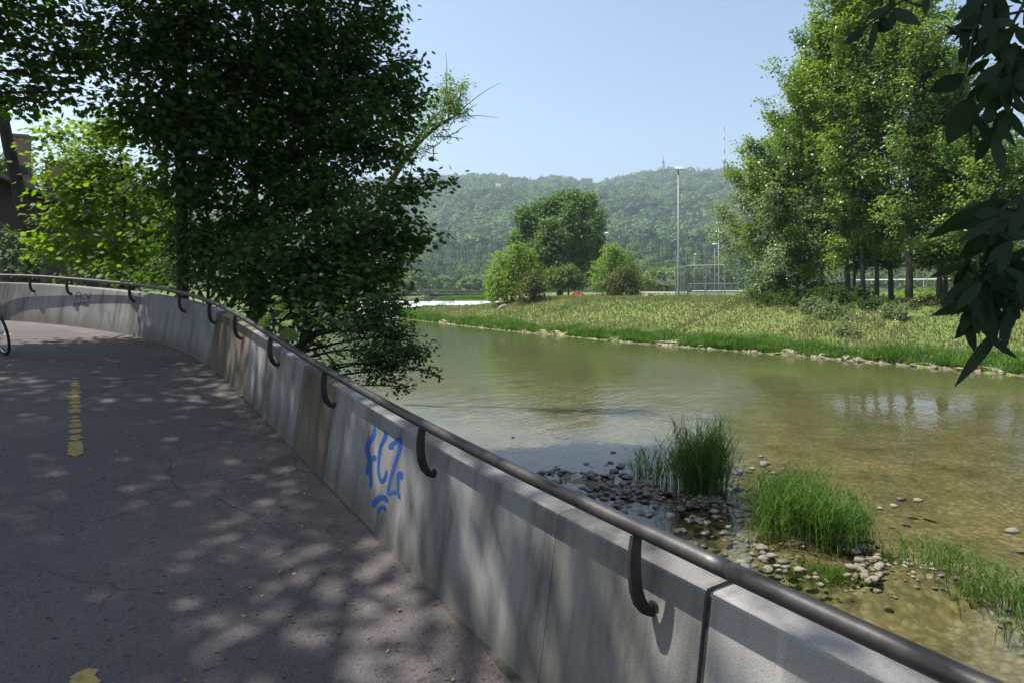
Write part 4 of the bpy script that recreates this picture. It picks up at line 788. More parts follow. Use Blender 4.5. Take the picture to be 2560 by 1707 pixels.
# ------------------------------------------------------------------ woods on the valley floor and on the hill
TONES = {}
def clumps(g, rng, X, Y, Z, r, h, K, q, conif, mi_leaf=0, mi_con=1):
    for flag, mi in ((False, mi_leaf), (True, mi_con)):
        m = conif == flag
        if not m.any(): continue
        x, y, z, rr, hh = X[m], Y[m], Z[m], r[m], h[m]; n = len(x); d = unit(rng.normal(size=(n, K, 3))); d[..., 2] = np.where(d[..., 2] < -.35, -d[..., 2], d[..., 2])
        if flag:
            t = rng.random((n, K)) ** .7; a = rng.random((n, K)) * 6.283; rad = (1 - t) * .38 + .03
            p = np.stack([x[:, None] + np.cos(a) * rad * rr[:, None], y[:, None] + np.sin(a) * rad * rr[:, None], z[:, None] + hh[:, None] * (.1 + 1.25 * t)], -1); nn = np.stack([np.cos(a), np.sin(a), .5 + 0 * a], -1) + rng.normal(size=(n, K, 3)) * .35; sz = q * .62
        else:
            lump = 1 + .22 * np.sin(d[..., 0] * 5 + x[:, None]) * np.cos(d[..., 2] * 4 + y[:, None]); rad = rng.uniform(.78, 1.06, (n, K)) * lump
            p = np.stack([x[:, None] + d[..., 0] * rr[:, None] * rad, y[:, None] + d[..., 1] * rr[:, None] * rad, z[:, None] + hh[:, None] * (.55 + .48 * d[..., 2] * rad)], -1); nn = d + [0, 0, .35] + rng.normal(size=(n, K, 3)) * .4; sz = q
        N = n * K; ax = rng.normal(size=(N, 3)); s = rng.uniform(.7, 1.3, N) * sz * np.repeat(rr / rr.mean(), K)
        leaves(g, p.reshape(-1, 3), nn.reshape(-1, 3), ax, s, T_DIA * [1, 1.3, 1] - [.5, 0, 0], mi); TONES.setdefault(id(g), []).append(np.repeat(rng.random(n), K * 4))
def toned(g, o):
    a = o.data.attributes.new('tone', 'FLOAT', 'POINT'); a.data.foreach_set('value', np.concatenate(TONES[id(g)]).astype(np.float32)); return o
def woods():
    rng = np.random.default_rng(90)
    def batch(n, px0, px1, d0, d1, p):
        px = rng.uniform(px0, px1, n); d = (d0 ** p + (d1 ** p - d0 ** p) * rng.random(n)) ** (1 / p); return px, d
    # valley floor: near belt, every crown many clumps
    px, d = batch(1500, 780, 1900, 330, 1000, .6); px2, d2 = batch(330, 2060, 2660, 330, 760, .6); px3, d3 = batch(80, -60, 420, 200, 500, .6); px = np.r_[px, px2, px3]; d = np.r_[d, d2, d3]
    X = (px - CX) / F * d; Z = np.where(d > 420, hill_z(px, d), np.minimum(gz(X, d), ZC - .7)); ok = (d > 420) | ~inside(X, d, POLY); X, d, px, Z = X[ok], d[ok], px[ok], Z[ok]
    n = len(X); con = (rng.random(n) < .22) & (d > 520); r = rng.uniform(3.6, 7.2, n); h = np.where(con, rng.uniform(15, 22, n), r * rng.uniform(1.7, 2.5, n)); h = np.where(d < 430, np.minimum(h, 9 + 4 * rng.random(n)), h)
    g = Geo(); clumps(g, rng, X, d, Z, r, h, 210, 1.35, con); tag(toned(g, g.obj('valley_woodland', [M['wood'], M['conifer']])), 'mixed green woodland covering the valley floor below the hill', 'woodland', kind='stuff')
    # hillside
    px, d = batch(9500, 830, 1880, 880, 2420, 1.3); px2, d2 = batch(1700, 2380, 2640, 880, 2420, 1.5); px3 = rng.uniform(830, 1880, 420); px = np.r_[px, px2, px3]; d = np.r_[d, d2, rng.uniform(2385, 2415, 420)]
    scar = ((px - 1246) / 16) ** 2 + ((d - 1790) / 130) ** 2 < 1; px, d = px[~scar], d[~scar]
    X = (px - CX) / F * d; n = len(X); patch = vnoise(X + 3000, d, 120, 93); con = rng.random(n) < np.where(patch > .58, .22, .015)
    r = rng.uniform(6., 13., n) * (.8 + .4 * rng.random(n)); con[-420:] |= rng.random(420) < .3; h = np.where(con, rng.uniform(17, 25, n), r * rng.uniform(1.6, 2.4, n))
    g = Geo(); clumps(g, rng, X, d, hill_z(px, d) - 2, r, h, 80, 4.0, con); tag(toned(g, g.obj('hill_forest', [M['hill'], M['conifer']])), 'hazy mixed forest covering the whole hillside', 'forest', kind='stuff')
    px = np.linspace(1238, 1254, 8); d = np.linspace(1700, 1880, 10); P, Dd = np.meshgrid(px, d); P = P + 3 * np.sin(Dd / 17.)
    g = Geo(); g.sheet(np.stack([(P - CX) / F * Dd, Dd, hill_z(P, Dd) + 11], -1)); tag(g.obj('bare_slope', M['grit'], smooth=True), kind='structure')
woods()

# ------------------------------------------------------------------ masts on the hill
def tv_tower():
    d = 2430; b = at(1811, 428, d); b[2] -= 30; s = d / F
    root = thing('tv_tower', 'tall television tower with a round pod and banded mast on the hill crest', 'tower', b); z = lambda y: ZC + (HY - y) * s
    lathe = lambda pr, nm, m: (lambda g: (g.tube([(b[0], b[1], h) for _, h in pr], [r for r, _ in pr], 14), g.obj(nm, m, root, smooth=False)))(Geo())
    lathe([(4.2, b[2]), (3.2, z(412)), (3., z(402))], 'shaft', M['pier']); lathe([(2.6, z(411)), (6.4, z(407)), (6.6, z(403)), (5.2, z(400.5)), (2.4, z(400))], 'pod', M['pier'])
    cut = [400, 386, 374, 352, 342, 330, 318, 305]
    for i, (y0, y1) in enumerate(zip(cut[:-1], cut[1:])): lathe([(2.5 - .2 * i, z(y0)), (2.3 - .2 * i, z(y1))], 'mast_section', M['white'] if i % 2 == 0 else M['pier'])
tv_tower()
def lookout():
    d = 2400; b = at(1658.5, 436, d); b[2] -= 10; s = d / F; z = lambda y: ZC + (HY - y) * s
    root = thing('lookout_tower', 'small dark lattice lookout tower on the hill crest', 'tower', b); g = Geo()
    for k in range(3):
        a = k * 2.094; c, q = math.cos(a), math.sin(a); g.tube([(b[0] + c * 6, b[1] + q * 6, b[2]), (b[0] + c * 2.6, b[1] + q * 2.6, z(407)), (b[0] + c * .7, b[1] + q * .7, z(398))], [.9, .7, .5], 5)
        for j in range(5):
            t0, t1 = j / 5, (j + 1) / 5; r0, r1 = 6 - 3.4 * t0, 6 - 3.4 * t1; H = z(407) - b[2]; a2 = a + 2.094; g.tube([(b[0] + c * r0, b[1] + q * r0, b[2] + H * t0), (b[0] + math.cos(a2) * r1, b[1] + math.sin(a2) * r1, b[2] + H * t1)], .4, 4)
    g.obj('lattice_legs', M['dark'], root); g = Geo(); g.tube([(b[0], b[1], z(408)), (b[0], b[1], z(406.5))], [5, 5], 12); g.obj('platform', M['dark'], root); g = Geo(); g.tube([(b[0], b[1], z(417)), (b[0], b[1], z(416))], [4, 4], 12); g.obj('platform', M['dark'], root)
    g = Geo(); g.tube([(b[0], b[1], z(408)), (b[0], b[1], z(385))], [1., .4], 5); g.obj('antenna', M['dark'], root)
lookout()
def hotel():
    d = 2396; b = at(1468, 451, d); root = thing('hilltop_building', 'long dark roofed building on the hill crest', 'building', b); g = Geo(); g.box(b + [0, 0, -1], (36, 14, 8)); g.obj('wall', M['pier'], root)
    g = Geo(); g.add(b + np.array([(-19, -8, 3), (19, -8, 3), (19, 8, 3), (-19, 8, 3), (-17, 0, 6.5), (17, 0, 6.5)]), [[0, 1, 5, 4], [2, 3, 4, 5], [1, 2, 5], [3, 0, 4]]); g.obj('roof', M['dark'], root)
    for k in range(8):
        g = Geo(); g.box(b + [-15 + k * 4.3, -7.03, 0], (1.8, .2, 2)); g.obj('window', M['glass'], root)
hotel()

# ------------------------------------------------------------------ sports ground: floodlight masts, fences, goal, railing, sign, vehicles
def mast(px, head, d, label, r=.11, hw=.6):
    b = gp(px, d); b[2] = min(b[2], ZC - .7); zt = ZC + (HY - head) / F * d; root = thing('floodlight_mast', label, 'floodlight', b, 'floodlight masts of the sports ground')
    g = Geo(); g.tube([(b[0], b[1], b[2] - .3), (b[0], b[1], b[2] + .5), (b[0], b[1], zt)], [r * 1.35, r * 1.3, r * .7], 10); g.obj('pole', M['galv'], root, smooth=True)
    g = Geo(); g.box((b[0], b[1], zt), (hw * 1.7, .10, .10)); g.obj('crossarm', M['galv'], root)
    for sx in (-.45, .45):
        g = Geo(); ct, st_ = math.cos(.45), math.sin(.45); g.box((b[0] + sx * hw, b[1] - .12, zt + .12), (hw * .82, .62, .24), rz=.25 * (1 if sx > 0 else -1), tilt=[[1, 0, 0], [0, ct, -st_], [0, st_, ct]]); h = g.obj('lamp_housing', M['white'], root)
        g = Geo(); g.box((b[0] + sx * hw, b[1] - .24, zt - .03), (hw * .7, .40, .02), rz=.25 * (1 if sx > 0 else -1), tilt=[[1, 0, 0], [0, ct, -st_], [0, st_, ct]]); g.obj('lamp_glass', M['glass'], h)
mast(1696, 425, 88, 'tallest floodlight mast standing in front of the wire ball fence', .10, .5)
mast(1797, 560, 150, 'floodlight mast beside the edge of the poplar grove', .10, .7); mast(1787, 612, 215, 'thin distant floodlight mast left of the grove mast', .09, .8); mast(1516, 584, 230, 'distant floodlight mast behind the pointed light green tree', .09, .6); mast(1737, 637, 300, 'farthest and thinnest floodlight mast above the wire fence', .07, .4)
mast(2392, 440, 60, 'floodlight mast behind the poplar trunks at the right', .14, .7)
def fence(name, label, P, h, rows, post=.05, wire=.012, col='galv', step=2.4, group=None, wires_v=True):
    P = np.array(P, float); root = thing(name, label, 'fence', P[0], group)
    gm = Geo()
    for a, b in zip(P[:-1], P[1:]):
        L = np.linalg.norm(b - a); n = max(1, round(L / step))
        for k in range(n + 1):
            q = a + (b - a) * k / n; g = Geo(); g.tube([q + [0, 0, -.2], q + [0, 0, h]], post, 6); g.obj('post', M[col], root)
        for z in np.linspace(.1, h - .02, rows): gm.tube([a + [0, 0, z], b + [0, 0, z]], wire, 3, cap=False)
        if wires_v:
            for k in range(int(L / .3)): q = a + (b - a) * (k + .5) / int(L / .3); gm.tube([q + [0, 0, .08], q + [0, 0, h]], wire * .45, 3, cap=False)
        g = Geo(); g.tube([a + [0, 0, h], b + [0, 0, h]], post * .8, 6); g.obj('top_rail', M[col], root)
    gm.obj('wire_mesh', M[col], root); return root
A = gp(1719, 87); B = gp(1812, 84); A[2] = B[2] = gh(A[0], A[1]) - .05; A0 = gp(1689, 97); A0[2] = A[2]
fence('ball_fence', 'tall galvanised wire ball fence behind the tallest floodlight mast', [A0, A, B], 4.0, 24, .065, .018)
A = gp(1721, 98); B = gp(1845, 96); A[2] = B[2] = ZC - .95
fence('ball_fence', 'lower grey wire fence enclosing the pitch behind the tall ball fence', [A, B], 2.1, 16, .065, .018)
A = gp(2035, 72); B = gp(2580, 58); A[2] = B[2] = ZC - .75
fence('ball_fence', 'tall wire fence running behind the poplar trunks', [A, B], 3.4, 15, .035, .009, step=2.6)
def railing(label, P, h):
    P = np.array(P, float); root = thing('railing', label, 'railing', P[0]); g = Geo(); g.tube(P + [0, 0, h], .07, 8); g.obj('rail_tube', M['white'], root)
    for k in range(int(np.linalg.norm(P[1] - P[0]) / 2.5) + 1):
        q = P[0] + (P[1] - P[0]) * k / max(1, int(np.linalg.norm(P[1] - P[0]) / 2.5)); g = Geo(); g.tube([q + [0, 0, -.2], q + [0, 0, h]], .03, 6); g.obj('post', M['white'], root)
A = gp(1600, 112); B = gp(1722, 108); A[2] = B[2] = ZC - 1.25; railing('white pitch railing beside the dark reddish hawthorn', [A, B], 1.15)
A = gp(1730, 104); B = gp(1960, 100); A[2] = B[2] = ZC - .95; railing('white pitch railing seen through the wire fences', [A, B], 1.05)
A = gp(2140, 70); B = gp(2500, 62); A[2] = B[2] = ZC - .75; railing('long white rail crossing behind the poplar trunks', [A, B], 1.95)
def goal():
    a = at(1890, 727, 100); b = at(1957, 727, 100); root = thing('football_goal', 'white football goal seen between the grove trunks', 'goal', a); h = 1.75; bk = np.array([0, 1.6, 0]); zz = np.array([0, 0, h])
    a[2] = b[2] = ZC - .75; h = ZC + (HY - 699) / F * 100 - a[2]; zz = np.array([0, 0, h])
    g = Geo(); g.tube([a, a + zz, b + zz, b], .065, 8); g.obj('frame', M['white'], root); g = Geo(); g.tube([a, a + bk, a + bk * .5 + zz], .025, 5); g.tube([b, b + bk, b + bk * .5 + zz], .025, 5); g.obj('net_support', M['galv'], root)
    g = Geo()
    for k in range(14): t = k / 13; p = a + (b - a) * t; g.tube([p + zz, p + bk * .6 + zz * .95, p + bk], .008, 3)
    for k in range(9): t = k / 8; g.tube([a + bk * (.6 + .4 * t) + zz * .95 * (1 - t), b + bk * (.6 + .4 * t) + zz * .95 * (1 - t)], .008, 3)
    g.obj('net', M['white'], root)
goal()
def sign():
    b = gp(1660, 116); b[2] = ZC - 1.2; zt = ZC + (HY - 693) / F * 116; root = thing('sign_post', 'small blue sign on a pole above the elder bush', 'sign', b); g = Geo(); g.tube([b, (b[0], b[1], zt)], .04, 6); g.obj('pole', M['galv'], root); g = Geo(); g.box((b[0], b[1] - .06, zt - .3), (.62, .03, .75)); g.obj('sign_plate', M['signblue'], root)
sign()
def red_car():
    b = gp(1443, 128); b[2] = ZC - 1.55; root = thing('parked_car', 'red car parked in front of the huge dark tree', 'car', b)
    pr = [(-1.9, .3), (-1.9, .75), (-1.2, .85), (-.75, 1.38), (.75, 1.42), (1.4, .9), (1.95, .8), (1.95, .3)]; g = Geo(); m = len(pr); v = [(b[0] + x, b[1] + s * (.8 if z < 1 else .66), b[2] + z) for s in (-1, 1) for x, z in pr]
    g.add(v, [list(range(m)), list(range(2 * m - 1, m - 1, -1))] + [[k, k + m, (k + 1) % m + m, (k + 1) % m] for k in range(m)]); body = g.obj('body', M['red'], root)
    for x0, x1 in ((-.95, -.08), (.02, 1.0)): g = Geo(); g.add([(b[0] + x, b[1] - .775 + (z - .9) * .3, b[2] + z) for x, z in ((x0, .92), (x1 + .15 * (x1 > .5), .92), (x1 - .2 * (x1 > .5), 1.32), (x0 + .25 * (x0 < -.5), 1.32))], [[0, 1, 2, 3]]); g.obj('window', M['glass'], body)
    for x in (-1.2, 1.25):
        for s in (-.78, .78): g = Geo(); g.tube([(b[0] + x, b[1] + s - .1, b[2] + .31), (b[0] + x, b[1] + s + .1, b[2] + .31)], .31, 14); w = g.obj('wheel', M['tyre'], root); g = Geo(); g.tube([(b[0] + x, b[1] + s - .115, b[2] + .31), (b[0] + x, b[1] + s - .105, b[2] + .31)], .18, 10); g.obj('rim', M['galv'], w)
red_car()
def barrow():
    b = gp(1489, 104); b[2] = gh(b[0], b[1]); root = thing('playground_toy', 'orange and white play vehicle standing in the grass', 'play vehicle', b); g = Geo(); g.box(b + [.35, 0, .55], (.9, .6, .55)); g.box(b + [.35, 0, .86], (.8, .5, .06)); g.obj('body', M['white'], root); g = Geo(); g.box(b + [.95, 0, .55], (.22, .62, .6)); g.obj('panel', M['orange'], root)
    g = Geo(); g.box(b + [-.55, 0, .5], (.35, .4, .5)); g.tube([b + [-1.6, 0, .42], b + [-.7, 0, .42]], .05, 6); g.obj('drawbar', M['red'], root)
    for x in (-.5, .1, .8): g = Geo(); g.tube([b + [x, -.35, .2], b + [x, -.25, .2]], .2, 10); g.obj('wheel', M['tyre'], root)
barrow()

# ------------------------------------------------------------------ bridge and two walkers
def bridge():
    y = 240; z0 = ZC + (HY - 737) / F * y; z1 = ZC + (HY - 729) / F * y; x0, x1 = -46, -2; root = thing('truss_bridge', 'dark steel truss footbridge crossing the river behind the weir', 'bridge', (x0, y, z0))
    for yy in (y, y + 3.2):
        g = Geo(); g.tube([(x0, yy, z1), (x1, yy, z1)], .12, 6); g.tube([(x0, yy, z0), (x1, yy, z0)], .16, 6); n = 26
        for k in range(n):
            a, b = x0 + (x1 - x0) * k / n, x0 + (x1 - x0) * (k + 1) / n; g.tube([(a, yy, z0), (a, yy, z1)], .07, 4); g.tube([(a, yy, z0), (b, yy, z1)], .05, 4); g.tube([(a, yy, z1), (b, yy, z0)], .05, 4)
        g.tube([(x0, yy, (z0 + z1) / 2), (x1, yy, (z0 + z1) / 2)], .05, 4); g.obj('truss', M['dark'], root)
    g = Geo(); g.box(((x0 + x1) / 2, y + 1.6, z0 - .1), (x1 - x0, 3.4, .2)); g.box(((x0 + x1) / 2, y + 1.6, z0 - .38), (x1 - x0, 1.6, .34)); g.obj('deck', M['dark'], root)
    for xx, w in ((-27.6, 3.4), (-44, 3.), (-4, 3.)): g = Geo(); g.box((xx, y + 1.6, (z0 - .56 + WU - 1) / 2), (w, 3.4, z0 - .56 - WU + 1)); g.obj('pier', M['pier'], root)
    return z0
zb = bridge()
def walker(px, label, cloth, seed):
    y = 241.2; x = (px - CX) / F * y; root = thing('person', label, 'person', (x, y, zb))
    J = [(0, 0, .95), (0, 0, 1.2), (0, 0, 1.42), (0, .01, 1.52), (0, .02, 1.66), (.09, 0, .90), (.12, .03, .50), (.10, .12, .07), (.10, .02, .03), (-.09, 0, .90), (-.10, -.06, .50), (-.10, -.2, .08), (-.10, -.30, .03), (.20, 0, 1.40), (.26, -.05, 1.12), (.24, -.16, .90), (-.20, 0, 1.40), (-.26, .05, 1.12), (-.24, .02, .86), (0, .0, 1.74)]
    E = [(0, 1), (1, 2), (2, 3), (3, 4), (0, 5), (5, 6), (6, 7), (7, 8), (0, 9), (9, 10), (10, 11), (11, 12), (2, 13), (13, 14), (14, 15), (2, 16), (16, 17), (17, 18), (4, 19)]; rad = [.14, .13, .14, .055, .10, .085, .06, .045, .04, .085, .06, .045, .04, .06, .045, .035, .06, .045, .035, .07]
    me = bpy.data.meshes.new('body'); me.from_pydata([(x + a, y + b, zb + c) for a, b, c in J], E, []); me.materials.append(M['skin']); o = link('body', me, root); md = o.modifiers.new('skin', 'SKIN'); o.modifiers.new('sub', 'SUBSURF').levels = 1
    for v, r in zip(me.skin_vertices[0].data, rad): v.radius = (r, r)
    me.skin_vertices[0].data[0].use_root = True
    g = Geo(); g.tube([(x, y, zb + .92), (x, y, zb + 1.2), (x, y, zb + 1.44)], [.19, .18, .19], 10); g.obj('shirt', cloth, root); g = Geo()
    for a, b, c in (((.09, 0, .93), (.12, .03, .5), (.10, .12, .1)), ((-.09, 0, .93), (-.10, -.06, .5), (-.10, -.2, .1))): g.tube([(x + q[0], y + q[1], zb + q[2]) for q in (a, b, c)], [.11, .085, .07], 8)
    g.obj('trousers', M['frame'], root); g = Geo(); g.tube([(x, y + .03, zb + 1.66), (x, y + .03, zb + 1.74), (x, y + .02, zb + 1.79)], [.115, .11, .05], 8); g.obj('hair', M['bark'], root)
walker(1082, 'person in a pink top walking across the truss bridge', M['cloth'], 1); walker(1044, 'person in a white top near the left end of the truss bridge', M['white'], 2)

# ------------------------------------------------------------------ the brick house on the left
def house():
    A = np.array([-18.2, 22.4]); Bp = np.array([-26.0, 46.]); t = unit(Bp - A); nn = np.array([-t[1], t[0]]); z0 = .2; he = ZC + (HY - 428) / F * 25.
    root = thing('brick_house', 'dark red brick house with a mossy tiled roof behind the young maple', 'house', (A[0], A[1], z0)); W = 8.; q = lambda s, o, z: (A[0] + t[0] * s + nn[0] * o, A[1] + t[1] * s + nn[1] * o, z); L = np.linalg.norm(Bp - A); s0 = -4.; rz = 1.75
    g = Geo(); v = [q(s, o, z) for s in (s0, L) for o, z in ((0, z0 - .5), (0, he - .1), (W / 2, he + rz - .12), (W, he - .1), (W, z0 - .5))]; g.add(v, [[0, 1, 2, 3, 4], [9, 8, 7, 6, 5], [0, 5, 6, 1], [3, 8, 9, 4]]); g.obj('wall', M['brick'], root)
    g = Geo(); e = .45
    for sg in (0, 1):
        o0, o1 = (-e, W / 2) if sg == 0 else (W + e, W / 2); zz0, zz1 = he - rz * e / (W / 2), he + rz
        g.add([q(s0 - .4, o0, zz0), q(L + .4, o0, zz0), q(L + .4, o1, zz1), q(s0 - .4, o1, zz1), q(s0 - .4, o0, zz0 - .13), q(L + .4, o0, zz0 - .13), q(L + .4, o1, zz1 - .13), q(s0 - .4, o1, zz1 - .13)], [[0, 1, 2, 3], [7, 6, 5, 4], [0, 4, 5, 1], [1, 5, 6, 2], [3, 7, 4, 0]])
    rows = 16
    for k in range(rows):
        o = -e + (W / 2 + e) * (k + .5) / rows; z = he - rz * e / (W / 2) + (rz + rz * e / (W / 2)) * (k + .5) / rows + .02
        g.tube([q(s0 - .4, o, z), q(L + .4, o, z)], .035, 4)
    roof = g.obj('roof', M['tiles'], root); g = Geo(); g.tube([q(s0 - .4, -e - .06, he - .3), q(L + .4, -e - .06, he - .3)], .07, 6); g.obj('gutter', M['dark'], root)
    for px, d, w, top in ((51, 28.5, .62, 346), (143, 33.5, .82, 412)):
        c = at(px, top, d); g = Geo(); hh = c[2] - (he + .1); g.box((c[0], c[1], c[2] - hh / 2), (w, w, hh), rz=.35); ch = g.obj('chimney', M['chimney'], roof); g = Geo(); g.box((c[0], c[1], c[2] + .05), (w + .14, w + .14, .1), rz=.35); g.obj('chimney_cap', M['pier'], ch)
        g = Geo(); g.box((c[0], c[1], he + .62), (w + .1, w + .1, .34), rz=.35); g.obj('flashing', M['dark'], ch)
    for s in (3., 8., 13., 18.):
        g = Geo(); g.box(q(s, -.02, z0 + 2.4), (.08, 1.1, 1.6), rz=math.atan2(t[1], t[0]) - math.pi / 2); w = g.obj('window', M['glass'], root)
        g = Geo(); g.box(q(s, -.06, z0 + 1.55), (.2, 1.3, .1), rz=math.atan2(t[1], t[0]) - math.pi / 2); g.obj('sill', M['pier'], w)
house()
for i, (px, d, w, h, top, lf, lab) in enumerate([(10, 46, 60, 50, 360, 'bigtree', 'tree crown showing left of the chimney behind the house'), (215, 50, 90, 110, 290, 'poplar', 'tall tree behind the house showing in the gap of the maple leaves'), (330, 48, 110, 120, 380, 'bigtree', 'dark tree standing beyond the far end of the brick house')]):
    b = at(px, 730, d); b[2] = .5; s = d / F; c = at(px, top + h, d)
    lobe_tree('backdrop_tree', lab, 'tree', np.linspace(b, c, 6), .25, .1, [(c, (w * s, 1.8, h * s)), (c + [-w * s * .6, .5, -h * s * .5], (w * s * .7, 1.5, h * s * .7)), (c + [w * s * .6, .5, -h * s * .6], (w * s * .7, 1.5, h * s * .7)), (c + [0, 0, -h * s * 1.3], (w * s * 1.1, 1.6, h * s * .8))], M[lf], M['bark'], T_DIA, (.2, .36), per=8, spread=.3, dens=7, seed=150 + i, twigs=.1)

# ------------------------------------------------------------------ bicycle
def bicycle():
    c = pathhit(14, 887); root = thing('bicycle', 'dark bicycle whose wheel shows at the left edge of the path', 'bicycle', c)
    lean = math.radians(20); yaw = math.radians(198)     # wheel plane nearly edge on to the viewer
    fw = np.array([math.cos(yaw), math.sin(yaw) * .62, 0]); fw = np.array([-.80, .60, 0.]); sd = np.array([fw[1], -fw[0], 0]); up = unit(np.array([-math.sin(lean) * 1., 0, math.cos(lean)]) - 0); sd = unit(np.cross(fw, up)); up = np.cross(sd, fw)
    P = lambda x, z, y=0.: c + fw * x + up * z + sd * y
    def wheel(x):
        g = Geo(); a = np.linspace(0, 2 * math.pi, 41); g.tube([P(x + .325 * math.cos(t), .345 + .325 * math.sin(t)) for t in a], .02, 8, cap=False); w = g.obj('wheel', M['tyre'], root, smooth=True)
        g = Geo(); g.tube([P(x + .298 * math.cos(t), .345 + .298 * math.sin(t)) for t in a], .011, 6, cap=False); g.obj('rim', M['steel'], w, smooth=True); g = Geo()
        for k in range(28): t = k * 2 * math.pi / 28; g.tube([P(x + .02 * math.cos(t), .345 + .02 * math.sin(t), .03 * (-1) ** k), P(x + .29 * math.cos(t), .345 + .29 * math.sin(t))], .0015, 3, cap=False)
        g.obj('spokes', M['steel'], w); g = Geo(); g.tube([P(x, .345, -.05), P(x, .345, .05)], .02, 8); g.obj('hub', M['steel'], w)
        g = Geo(); b = np.linspace(.2, 2.4, 16); g.tube([P(x + .36 * math.cos(t), .345 + .36 * math.sin(t)) for t in b], .016, 6); g.obj('mudguard', M['frame'], root)
    wheel(0.); wheel(1.04)
    g = Geo()
    for a, b, r in (((1.04, .345), (.86, .98), .016), ((.90, .86), (.36, .86), .018), ((.92, .78), (.46, .30), .02), ((.46, .30), (.32, .92), .017), ((.36, .84), (0, .345), .01), ((.46, .30), (0, .345), .01)): g.tube([P(*a), P(*b)], r, 8)
    g.obj('frame', M['frame'], root, smooth=True)
    g = Geo(); g.tube([P(.84, 1.04, -.28), P(.88, 1.06, -.1), P(.87, 1.05, .1), P(.84, 1.04, .28)], .012, 6); g.tube([P(.86, .98), P(.875, 1.055)], .014, 6); g.obj('handlebar', M['steel'], root)
    g = Geo(); g.tube([P(.46, .97), P(.38, .985), P(.26, .99), P(.18, .985)], [.03, .045, .075, .06], 8); g.obj('saddle', M['tyre'], root); g = Geo(); g.tube([P(.46, .30, -.09), P(.46, .30, .09)], .02, 8); g.tube([P(.46, .30, .09), P(.58, .19, .09)], .01, 5); g.tube([P(.46, .30, -.09), P(.34, .41, -.09)], .01, 5); g.tube([P(.58, .19, .06), P(.58, .19, .16)], .018, 5); g.tube([P(.34, .41, -.16), P(.34, .41, -.06)], .018, 5); g.obj('crank', M['steel'], root)
    k = P(.30, .28, .03); foot = k + np.array([-.30, .05, 0]); foot[2] = c[2] + .01; g = Geo(); g.tube([k, foot], .009, 5); g.obj('kickstand', M['steel'], root)
bicycle()

# ------------------------------------------------------------------ grass, reeds, stones
def blades(g, rng, base, h, w, lean, mi=0, seg=2, bend=.5, az=None):
    """curved tapering blades, seg pieces each"""
    n = len(base); az = rng.random(n) * 6.283 if az is None else az; d = np.stack([np.cos(az), np.sin(az), 0 * az], -1); fa = rng.random(n) * 6.283; s = np.stack([np.cos(fa), np.sin(fa), 0 * fa], -1)
    t = np.linspace(0, 1, seg + 1); V = []
    for k, q in enumerate(t):
        c = base + np.array([0, 0, 1]) * (h * (q - .25 * bend * lean * q * q))[:, None] + d * (h * lean * (q ** (1 + bend)))[:, None]; ww = (w * (1 - q) ** .7 * .5)[:, None]
        V += [c - s * ww, c + s * ww] if k < seg else [c]
    v = np.stack(V, 1); m = v.shape[1]; i0 = np.arange(n)[:, None] * m
    f = [i0 + np.array([[2 * k, 2 * k + 1, 2 * k + 3, 2 * k + 2]]) for k in range(seg - 1)]; nb = g.n; g.add(v, np.concatenate(f) if f else np.zeros((0, 4), int), mi); g.f.append((i0 + np.array([[2 * seg - 2, 2 * seg - 1, 2 * seg]]) + nb, mi))
def bank_points(rng, n, o0, o1, po, lo=25, hi=175):
    seg = np.linalg.norm(np.diff(RIGHT, axis=0), axis=1); cs = np.r_[0, np.cumsum(seg)]; s = rng.uniform(cs[1], cs[17], n * 6); p = np.c_[np.interp(s, cs, RIGHT[:, 0]), np.interp(s, cs, RIGHT[:, 1])]
    keep = rng.random(len(s)) < np.clip((34 / np.maximum(p[:, 1], 20)) ** 1.15, 0, 1); s = s[keep]; e = .2; q = np.c_[np.interp(s + e, cs, RIGHT[:, 0]), np.interp(s + e, cs, RIGHT[:, 1])] - np.c_[np.interp(s - e, cs, RIGHT[:, 0]), np.interp(s - e, cs, RIGHT[:, 1])]; q = unit(q)
    p = np.c_[np.interp(s, cs, RIGHT[:, 0]), np.interp(s, cs, RIGHT[:, 1])]; o = o0 + (o1 - o0) * rng.random(len(s)) ** po; P = p + np.c_[q[:, 1], -q[:, 0]] * o[:, None]
    ok = ~inside(P[:, 0], P[:, 1], POLY) & (P[:, 1] > lo - 3) & (P[:, 1] < hi) & (np.abs(P[:, 0] / P[:, 1]) < .85); P, o = P[ok][:n], o[ok][:n]; return np.c_[P, gz(P[:, 0], P[:, 1])], o
